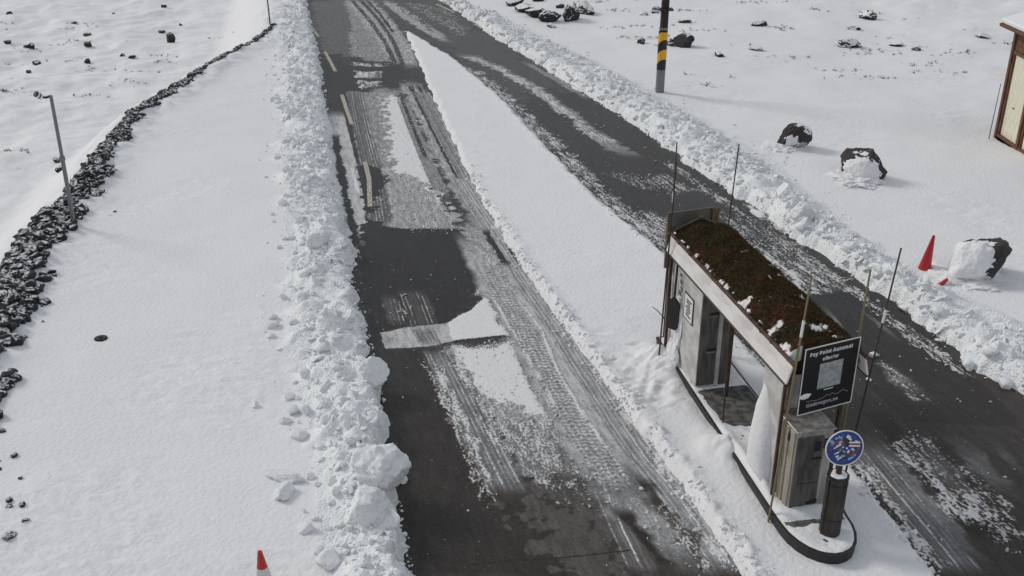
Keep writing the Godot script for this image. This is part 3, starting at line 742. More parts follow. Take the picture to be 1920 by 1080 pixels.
	area(CRUMB, 0.5, PackedVector2Array([Vector2(6.36, -26.81), Vector2(7.07, -27.02), Vector2(7.27, -25.41), Vector2(7.36, -24.67), Vector2(6.76, -25.04)]), 0.3)

func build_road() -> void:
	nf = tile(0.09, 3, 41)
	nm = tile(0.05, 3, 42)
	nl = tile(0.02, 4, 43)
	lay_strokes()
	for d in [[1024, 1024, -9.0, -21.0], [1024, 1024, -21.0, -37.0], [768, 1024, -37.0, -75.0], [64, 64, -75.0, -150.0]]:
		var s := Sheet.new()
		s.w = d[0]
		s.h = d[1]
		s.z0 = d[2]
		s.z1 = d[3]
		sheets.append(s)
	var job := WorkerThreadPool.add_group_task(paint_sheet, sheets.size(), -1, true)
	WorkerThreadPool.wait_for_group_task_completion(job)
	var road := Node3D.new()
	road.name = "road"
	road.set_meta("kind", "structure")
	add_child(road)
	for s in sheets:
		var step := 4
		var nx := s.w / step
		var nz := s.h / step
		var v := PackedVector3Array()
		var n := PackedVector3Array()
		var uv := PackedVector2Array()
		var ix := PackedInt32Array()
		for j in nz + 1:
			var jj := mini(j * step, s.h - 1)
			var z := lerpf(s.z0, s.z1, float(j) / nz)
			for i in nx + 1:
				var ii := mini(i * step, s.w - 1)
				var x := s.xl[jj] + s.wx[jj] * float(i) / nx
				var lift := 0.030 * (s.height[jj * s.w + ii] / 255.0) * s.c[jj * s.w + ii]
				v.append(Vector3(x, lift, z))
				uv.append(Vector2(float(i) / nx, float(j) / nz))
		for j in nz + 1:
			for i in nx + 1:
				var a := j * (nx + 1)
				var l := v[a + maxi(i - 1, 0)]
				var r := v[a + mini(i + 1, nx)]
				var u := v[mini(j + 1, nz) * (nx + 1) + i]
				var d := v[maxi(j - 1, 0) * (nx + 1) + i]
				n.append((r - l).cross(u - d).normalized())
		for j in nz:
			for i in nx:
				var a := j * (nx + 1) + i
				ix.append_array(PackedInt32Array([a, a + nx + 1, a + nx + 2, a, a + nx + 2, a + 1]))
		var arr := []
		arr.resize(Mesh.ARRAY_MAX)
		arr[Mesh.ARRAY_VERTEX] = v
		arr[Mesh.ARRAY_NORMAL] = n
		arr[Mesh.ARRAY_TEX_UV] = uv
		arr[Mesh.ARRAY_INDEX] = ix
		var mesh := ArrayMesh.new()
		mesh.add_surface_from_arrays(Mesh.PRIMITIVE_TRIANGLES, arr)
		var m := StandardMaterial3D.new()
		m.albedo_texture = ImageTexture.create_from_image(Image.create_from_data(s.w, s.h, false, Image.FORMAT_RGB8, s.color))
		m.roughness = 0.42
		m.metallic_specular = 0.29
		m.heightmap_enabled = true
		m.heightmap_scale = 3.0
		m.heightmap_texture = ImageTexture.create_from_image(Image.create_from_data(s.w, s.h, false, Image.FORMAT_L8, s.height))
		m.texture_repeat = false
		put("asphalt", mesh, m, road)

func paint_sheet(k: int) -> void:
	var s := sheets[k]
	s.xl.resize(s.h)
	s.wx.resize(s.h)
	for j in s.h:
		var z := lerpf(s.z0, s.z1, (j + 0.5) / s.h)
		s.xl[j] = at_z(road_left, z) - 0.7
		s.wx[j] = at_z(road_right, z) + 0.7 - s.xl[j]
	s.c.resize(s.w * s.h)
	s.f.resize(s.w * s.h)
	s.f.fill(0.05)
	for q in strokes:
		if q[0] >= 10: paint_area(s, q)
		else: paint_line(s, q)
	s.color.resize(s.w * s.h * 3)
	s.height.resize(s.w * s.h)
	for j in s.h:
		var z := lerpf(s.z0, s.z1, (j + 0.5) / s.h)
		var rl := at_z(road_left, z)
		var rr := at_z(road_right, z)
		var il := at_z(island_left, maxf(z, -50.0)) + (at_z(road_left, z) - at_z(road_left, maxf(z, -50.0)))
		var ir := at_z(island_right, maxf(z, -50.0)) + (at_z(road_left, z) - at_z(road_left, maxf(z, -50.0)))
		for i in s.w:
			var x := s.xl[j] + s.wx[j] * (i + 0.5) / s.w
			var o := j * s.w + i
			var xr: float   # place across the lane: slush is drawn out along the wheels' way
			if x < (il + ir) / 2.0: xr = (x - rl) / (il - rl) * 4.2
			else: xr = 20.0 + (x - ir) / (rr - ir) * 4.6
			var fine := nf[((int(z * 105.0) & 511) << 9) | (int(xr * 190.0) & 511)] / 255.0
			var mid := nm[((int(z * 30.0) & 511) << 9) | (int(xr * 120.0) & 511)] / 255.0
			var low := nl[((int(z * 14.0) & 511) << 9) | (int(xr * 50.0) & 511)] / 255.0
			var hs := (i * 374761393 + j * 668265263 + k * 2246822519) & 0x7fffffff
			hs = ((hs ^ (hs >> 13)) * 1274126177) & 0x7fffffff
			var grit := 0.5 * nf[((int(z * 211.0) & 511) << 9) | (int(x * 233.0) & 511)] / 255.0 + 0.5 * ((hs >> 8) & 1023) / 1023.0
			var n := clampf((0.46 * fine + 0.36 * mid + 0.18 * low - 0.5) * 2.1 + 0.5, 0.0, 1.0)
			var c := s.c[o]
			var spread := 4.0 * c * (1.0 - c)
			var snow := smoothstep(0.34, 0.66, c + (n - 0.5) * 1.15 * spread)
			var film := s.f[o] * (0.25 + 0.8 * mid + 0.7 * fine)
			var a := 0.0125 * (0.15 + 1.7 * grit) * (0.75 + 0.5 * low)
			if (hs & 255) < 3: a += 0.16 * ((hs >> 10) & 255) / 255.0
			var v := lerpf(a, 0.60, clampf(film, 0.0, 0.95))
			var w := 0.56 + 0.21 * c + 0.10 * (fine - 0.5)
			v = lerpf(v, w, snow)
			var warm := (1.0 - snow) * (1.0 - clampf(film * 4.0, 0.0, 1.0)) * (0.03 + 0.10 * smoothstep(-21.0, -16.0, z))
			var t := pow(v, 1.0 / 2.2) * 255.0
			s.color[o * 3] = clampi(int(t * (1.0 + warm * 0.7)), 0, 255)
			s.color[o * 3 + 1] = clampi(int(t), 0, 255)
			s.color[o * 3 + 2] = clampi(int(t * (1.0 - warm * 0.5)), 0, 255)
			s.height[o] = clampi(int(255.0 * (snow * (0.45 + 0.5 * (n - 0.5) * (0.25 + spread)) + 0.10 * film + 0.06 * fine)), 0, 255)

func paint_line(s: Sheet, q: Array) -> void:
	var kind: int = q[0]
	var half: float = q[1]
	var val: float = q[2]
	var p: PackedVector2Array = q[3]
	var soft: float = q[4]
	var rag: float = q[5]
	var last := p.size() - 1
	var za := maxf(p[0].y, p[last].y)
	var zb := minf(p[0].y, p[last].y)
	for j in s.h:
		var z := lerpf(s.z0, s.z1, (j + 0.5) / s.h)
		if z > za or z < zb: continue
		var x0 := 0.0
		var ca := 1.0
		for e in last:
			var a := p[e]
			var b := p[e + 1]
			if (z - a.y) * (z - b.y) <= 0.0:
				x0 = a.x + (b.x - a.x) * (z - a.y) / (b.y - a.y)
				ca = absf(b.y - a.y) / a.distance_to(b)
				break
		var hx := half * (1.0 + rag * 0.6) / ca
		var i0 := maxi(int((x0 - hx - s.xl[j]) / s.wx[j] * s.w), 0)
		var i1 := mini(int((x0 + hx - s.xl[j]) / s.wx[j] * s.w) + 1, s.w - 1)
		var ends := smoothstep(0.0, 1.6 if kind == FILM or kind == MIX else 0.5, minf(za - z, z - zb) / ca)
		for i in range(i0, i1 + 1):
			var x := s.xl[j] + s.wx[j] * (i + 0.5) / s.w
			var mid := nm[((int(z * 40.0 + 77.0) & 511) << 9) | (int(x * 40.0) & 511)] / 255.0
			var low := nl[((int(z * 30.0 + 77.0) & 511) << 9) | (int(x * 30.0) & 511)] / 255.0
			var a := (x - x0) * ca / half
			var m := (1.0 - smoothstep(1.0 - soft, 1.0, absf(a) + (mid + low - 1.0) * rag)) * ends
			if m <= 0.0: continue
			mark(s, j * s.w + i, kind, val, m, a, half, z, ca, mid)

func mark(s: Sheet, o: int, kind: int, val: float, m: float, a: float, half: float, z: float, ca: float, mid: float) -> void:
	match kind:
		SNOW:
			s.c[o] = lerpf(s.c[o], val, m)
		FILM:
			s.c[o] = lerpf(s.c[o], minf(s.c[o], 0.18), m)
			s.f[o] = lerpf(s.f[o], val, m)
		MIX:
			s.c[o] = lerpf(s.c[o], val * 0.56, m)
			s.f[o] = lerpf(s.f[o], val * 1.0, m)
		TYRE:
			var y := (a * half + 4.0) * 1000.0
			var g := nl[((int(y * 0.35) & 511) << 9) | (int(z * 3.0) & 511)] / 255.0
			var st_ := 0.5 + 0.5 * sin(a * half * 70.0 + 4.0 * g)
			s.c[o] = lerpf(s.c[o], 0.62 if st_ > 0.9 and g > 0.42 else 0.0, m)
			s.f[o] = lerpf(s.f[o], val * (0.58 + 0.62 * st_ * (0.4 + g)), m)
		TREAD:
			var zz := z / ca
			var u := absf(fposmod(a * 2.0 + 0.5, 1.0) - 0.5)
			var bar := sin(zz * 52.0 + u * 5.0 + 6.0 * (mid - 0.5)) + 0.5 * sin(a * half * 60.0 + 5.0 * (mid - 0.5))
			s.c[o] = lerpf(s.c[o], clampf(0.28 + 0.26 * bar + (mid - 0.5) * 0.5, 0.0, 0.75), m)
			s.f[o] = lerpf(s.f[o], clampf(val + 0.24 * bar, 0.1, 0.95), m)
		CRUMB:
			s.c[o] = maxf(s.c[o], val * m)
		BARE:
			s.c[o] = lerpf(s.c[o], 0.0, m)
			s.f[o] = lerpf(s.f[o], 0.02, m)

func paint_area(s: Sheet, q: Array) -> void:
	var kind: int = q[0] - 10
	var p: PackedVector2Array = q[3]
	var rag: float = q[5]
	var r := Rect2(p[0], Vector2.ZERO)
	for v in p: r = r.expand(v)
	r = r.grow(rag)
	for j in s.h:
		var z := lerpf(s.z0, s.z1, (j + 0.5) / s.h)
		if z < r.position.y or z > r.end.y: continue
		var i0 := maxi(int((r.position.x - s.xl[j]) / s.wx[j] * s.w), 0)
		var i1 := mini(int((r.end.x - s.xl[j]) / s.wx[j] * s.w) + 1, s.w - 1)
		for i in range(i0, i1 + 1):
			var x := s.xl[j] + s.wx[j] * (i + 0.5) / s.w
			var mid := nm[((int(z * 40.0) & 511) << 9) | (int(x * 40.0 + 99.0) & 511)] / 255.0
			var low := nl[((int(z * 22.0) & 511) << 9) | (int(x * 22.0 + 99.0) & 511)] / 255.0
			var hash := nf[((int(z * 311.0) & 511) << 9) | (int(x * 307.0) & 511)] / 255.0 - 0.5
			if Geometry2D.is_point_in_polygon(Vector2(x + ((mid - 0.5) * 2.0 + hash * 0.7) * rag, z + ((low - 0.5) * 2.6 + hash * 1.2) * rag), p):
				mark(s, j * s.w + i, kind, q[2], 1.0, 0.0, 1.0, z, 1.0, mid)

func build_markings() -> void:
	var road := get_node("road") as Node3D
	# each dash: its ends and, for the bent one, its middle
	for d in [PackedVector2Array([Vector2(-11.03, -56.63), Vector2(-10.45, -54.5)]), PackedVector2Array([Vector2(-9.97, -52.23), Vector2(-9.14, -49.5)]), PackedVector2Array([Vector2(-8.31, -46.25), Vector2(-7.77, -44.36), Vector2(-7.26, -42.51)]), PackedVector2Array([Vector2(-6.43, -38.71), Vector2(-5.96, -36.67), Vector2(-5.49, -34.69)]), PackedVector2Array([Vector2(-4.52, -30.6), Vector2(-4.2, -29.04), Vector2(-3.88, -26.69)]), PackedVector2Array([Vector2(-4.15, -58.26), Vector2(-3.59, -57.11), Vector2(-3.03, -55.7)]), PackedVector2Array([Vector2(-1.89, -52.64), Vector2(-1.35, -51.29), Vector2(-0.73, -49.62)])]:
		var s := st()
		var w := 0.068
		for i in d.size() - 1:
			var a: Vector2 = d[i]
			var b: Vector2 = d[i + 1]
			var n := (b - a).normalized().orthogonal() * w
			var q := []
			for p: Vector2 in [a + n, b + n, b - n, a - n]: q.append(Vector3(p.x, 0.012, p.y))
			quad(s, q[0], q[1], q[2], q[3], Vector3.UP)
			for k in 4: quad(s, q[k], q[(k + 1) % 4], q[(k + 1) % 4] - Vector3(0, 0.02, 0), q[k] - Vector3(0, 0.02, 0), (q[k] + q[(k + 1) % 4]) / 2.0 - Vector3((a.x + b.x) / 2.0, 0.012, (a.y + b.y) / 2.0))
		put("road_marking", s.commit(), M.marking, road)

# ------------------------------------------------------------------ loose snow

func scatter(called: String, mesh: Mesh, m: Material, places: Array, parent: Node3D = self) -> MultiMeshInstance3D:
	var mm := MultiMesh.new()
	mm.transform_format = MultiMesh.TRANSFORM_3D
	mm.mesh = mesh
	mm.instance_count = places.size()
	for i in places.size(): mm.set_instance_transform(i, places[i])
	var o := MultiMeshInstance3D.new()
	o.name = numbered(called) if parent == self else called
	o.multimesh = mm
	o.material_override = m
	o.set_meta("kind", "stuff")
	parent.add_child(o, true)
	return o

func tumble(size: Vector3) -> Basis:
	return Basis.from_euler(Vector3(rng.randf() * TAU, rng.randf() * TAU, rng.randf() * TAU)) * Basis.from_scale(size)

func build_snow_lumps() -> void:
	# crumbs of broken snow on the two banks
	for side in 2:
		var places := [[], [], []]
		var near: PackedVector2Array = road_left if side == 0 else road_right
		var out: PackedVector2Array = bank_left if side == 0 else bank_right
		var count := 14000
		for i in count:
			var z := -11.0 * pow(78.0 / 11.0, pow(rng.randf(), 0.8))
			var a := at_z(near, z)
			var b := at_z(out, z)
			var t := rng.randf()
			t = t * 1.0 - 0.04 if rng.randf() < 0.94 else 0.9 + rng.randf() * 0.5
			var x := lerpf(a, b, t)
			if n_edge.get_noise_2d(x * 0.6, z * 0.6 + 30.0) < rng.randf_range(-0.5, 0.25): continue
			var r := 0.016 + 0.085 * pow(rng.randf(), 4.0)
			if t < 0.06: r *= 0.6
			if t > 0.85: r *= 0.5
			if z > -22.0 and rng.randf() < 0.45: continue
			if z < -30.0: r *= 1.25
			var y := ground_at(x, z)
			if y < -0.01: y = 0.0
			places[i % 3].append(Transform3D(tumble(Vector3(r * rng.randf_range(0.9, 1.9), r * rng.randf_range(0.4, 0.8), r * rng.randf_range(0.7, 1.2))), Vector3(x, y + r * 0.08, z)))
		for k in 3:
			var o := scatter("snow_crumbs", rock(60 + k, 2, Vector3.ONE, 9, 0.22, k == 0), M.chunk, places[k])
			tag(o, "broken snow crumbs strewn over the bank at the %s road edge" % ["left", "right"][side], "snow", "crumbs of snow on the banks", "stuff")
	# slush lumps along the wheel tracks
	var spots := [[], []]
	for q in strokes:
		if q[0] != CRUMB and q[0] != MIX and not (q[0] == SNOW and q[2] < 0.7): continue
		var p: PackedVector2Array = q[3]
		for i in p.size() - 1:
			var n := int(p[i].distance_to(p[i + 1]) * q[2] * q[1] * (110.0 if q[0] == CRUMB else 60.0))
			for k in n:
				var w := p[i].lerp(p[i + 1], rng.randf())
				var x: float = w.x + rng.randfn() * q[1] * 0.55
				if absf(w.y) > 60.0: continue
				var r := 0.009 + 0.026 * pow(rng.randf(), 2.5)
				if rng.randf() < 0.03: r *= 1.7
				var e := edges(w.y)
				if x < e[0] + 0.05 or x > e[2] - 0.05 or (x > e[4] and x < e[5]): continue
				spots[k % 2].append(Transform3D(tumble(Vector3(r * 1.3, r * 0.7, r)), Vector3(x, r * 0.4, w.y)))
	var rims := []
	for i in 3400:
		var z := -10.5 * pow(30.0 / 10.5, rng.randf())
		var left := rng.randf() < 0.7
		var x := at_z(island_left if left else island_right, z) + (rng.randfn() * 0.13 + 0.08) * (1.0 if left else -1.0)
		if n_edge.get_noise_2d(x * 1.3, z * 1.3) < rng.randf_range(-0.4, 0.2): continue
		var r := 0.010 + 0.04 * pow(rng.randf(), 4.0)
		rims.append(Transform3D(tumble(Vector3(r * rng.randf_range(1.0, 1.8), r * 0.6, r)), Vector3(x, maxf(ground_at(x, z), 0.0) + r * 0.15, z)))
	var ro := scatter("edge_crumbs", rock(75, 2, Vector3.ONE, 8, 0.2, true), M.snow, rims)
	tag(ro, "snow crumbs crumbling off the kerbs of the traffic island", "snow", "", "stuff")
	# strays on the bare lanes
	for i in 900:
		var z := rng.randf_range(-10.5, -36.0)
		var e := edges(z)
		var x := rng.randf_range(e[0], e[2])
		if x > e[4] - 0.1 and x < e[5] + 0.1: continue
		var r := 0.006 + 0.02 * pow(rng.randf(), 4.0)
		spots[i % 2].append(Transform3D(tumble(Vector3(r * 1.3, r * 0.7, r)), Vector3(x, r * 0.4, z)))
	# and over the slushy areas
	for q in strokes:
		if q[0] != CRUMB + 10 and q[0] != MIX + 10: continue
		var p: PackedVector2Array = q[3]
		var box_ := Rect2(p[0], Vector2.ZERO)
		for v in p: box_ = box_.expand(v)
		for k in int(box_.get_area() * 55.0):
			var w := box_.position + Vector2(rng.randf(), rng.randf()) * box_.size
			if w.y < -52.0 or not Geometry2D.is_point_in_polygon(w, p): continue
			var e := edges(w.y)
			if w.x > e[4] - 0.03 and w.x < e[5] + 0.03: continue
			var r := 0.008 + 0.022 * pow(rng.randf(), 2.5)
			spots[k % 2].append(Transform3D(tumble(Vector3(r * 1.3, r * 0.7, r)), Vector3(w.x, r * 0.4, w.y)))
	for k in 2:
		var o := scatter("slush_crumbs", rock(70 + k, 1, Vector3.ONE, 4, 0.15, k == 0), M.slush, spots[k])
		tag(o, "small grey slush crumbs thrown beside the wheel tracks", "slush", "slush crumbs on the road", "stuff")
	# the lumps that stand out, each one a thing
	var named := [
		[Vector2(-2.59, -16.74), Vector3(0.34, 0.36, 0.30), "large grey-white block of icy snow lying on the left road edge beyond the white strip", 3],
		[Vector2(-2.08, -13.4), Vector3(0.42, 0.46, 0.52), "tall rounded heap of snow leaning over the left road edge nearest the camera", 4],
		[Vector2(-1.79, -14), Vector3(0.09, 0.09, 0.10), "small pointed snow lump lying alone on the wet asphalt beside the tall heap", 5],
		[Vector2(-3.58, -13.44), Vector3(0.20, 0.15, 0.16), "lumpy snow clod beside a flat slab on the plateau left of the tall heap", 6],
		[Vector2(-3.67, -13.89), Vector3(0.36, 0.10, 0.14), "flat broken snow slab on the plateau left of the tall heap", 7],
		[Vector2(-4.68, -23.29), Vector3(0.36, 0.30, 0.32), "rounded large snow lump on the left bank beside the bare wet patch", 8],
		[Vector2(-2.18, -12.67), Vector3(0.45, 0.34, 0.40), "broad snow heap at the foot of the left bank below the tall heap", 9],
		[Vector2(4.22, -34.82), Vector3(0.10, 0.1, 0.1), "small snow lump at the foot of the right bank opposite the striped pole", 10],
		[Vector2(6.58, -26.12), Vector3(0.34, 0.07, 0.16), "flat ice slab on the asphalt at the right bank behind the pay shelter", 11],
		[Vector2(7.45, -25.04), Vector3(0.34, 0.26, 0.30), "rounded dirty snow lump on the right bank's foot beyond the shelter roof", 12],
		[Vector2(7.36, -26.4), Vector3(0.38, 0.26, 0.30), "big lump topping the right bank behind the turf roof", 13],
		[Vector2(8.54, -20.34), Vector3(0.15, 0.08, 0.10), "oval snow lump by the right bank below the red cone", 14],
		[Vector2(8.76, -20.4), Vector3(0.11, 0.10, 0.10), "second round snow lump touching the oval one below the red cone", 15],
		[Vector2(8.89, -19.7), Vector3(0.08, 0.08, 0.08), "small round snow lump on the asphalt edge right of the twin lumps", 16],
		[Vector2(7.19, -18.22), Vector3(0.10, 0.08, 0.08), "lone white lump on the asphalt right of the black pay sign", 17],
		[Vector2(6.82, -17.29), Vector3(0.08, 0.04, 0.06), "thin oval lump on the asphalt beside the lower part of the pay sign", 18],
		[Vector2(-4.64, -16.14), Vector3(0.11, 0.08, 0.09), "lone small snow clod far out on the left plateau", 19],
		[Vector2(-5.01, -19.29), Vector3(0.20, 0.08, 0.13), "low snow clod on the plateau left of the white strip", 20],
		[Vector2(-4.92, -18.86), Vector3(0.12, 0.06, 0.10), "small low snow clod just below another on the plateau edge", 21],
		[Vector2(-3.99, -15.55), Vector3(0.13, 0.09, 0.11), "round snow clod on the plateau above the flat slab", 22],
		[Vector2(-4.09, -16.45), Vector3(0.13, 0.08, 0.11), "snow clod at the outer foot of the left bank opposite the icy block", 23],
		[Vector2(-3.06, -12.55), Vector3(0.14, 0.10, 0.12), "snow clod on the plateau just above the red cone tip", 24],
		[Vector2(-2.61, -11.83), Vector3(0.24, 0.12, 0.18), "wide snow clod at the bottom edge right of the red cone tip", 25],
		[Vector2(8.91, -17.75), Vector3(0.16, 0.12, 0.14), "snow lump at the right bank's foot nearest the picture's right edge", 26],
	]
	for q in named:
		var p: Vector2 = q[0]
		var s: Vector3 = q[1]
		var o := put("snow_lump", rock(200 + q[3], 4 if s.x > 0.25 else 3, s, 8, 0.16, false), M.chunk, self)
		o.position = Vector3(p.x, maxf(ground_at(p.x, p.y), 0.0) + s.y * 0.35, p.y)
		o.rotation.y = q[3] * 1.3
		tag(o, q[2], "snow lump", "lumps of snow along the road edges")
	# clods that rolled off the left bank, alike but single
	var proto: MeshInstance3D
	var shapes := []
	for k in 5: shapes.append(rock(240 + k, 2, Vector3(1.1, 0.75, 0.95), 6, 0.15, false))
	for i in 150:
		var z := -11.5 * pow(45.0 / 11.5, rng.randf())
		var w := at_z(road_left, z) - at_z(bank_left, z)
		var x := at_z(bank_left, z) + w * rng.randf_range(-0.25, 0.75)
		if i % 3 == 2:
			w = at_z(bank_right, z) - at_z(road_right, z)
			x = at_z(road_right, z) + w * rng.randf_range(0.0, 0.8)
		var r := 0.06 + 0.10 * pow(rng.randf(), 2.0)
		var o: MeshInstance3D
		if proto == null:
			proto = put("snow_clod", shapes[0], M.chunk, self)
			o = proto
		else:
			o = proto.duplicate()
			o.name = numbered("snow_clod")
			o.mesh = shapes[i % 5]
			add_child(o)
		o.basis = Basis(Vector3.UP, rng.randf() * TAU) * Basis.from_scale(Vector3.ONE * r)
		o.position = Vector3(x, maxf(ground_at(x, z), 0.0) + r * 0.3, z)
		tag(o, "rounded white snow clod lying among the crumbs of the ploughed %s bank" % ("right" if i % 3 == 2 else "left"), "snow clod", "loose clods on the ploughed %s bank" % ("right" if i % 3 == 2 else "left"))

# ------------------------------------------------------------------ stones

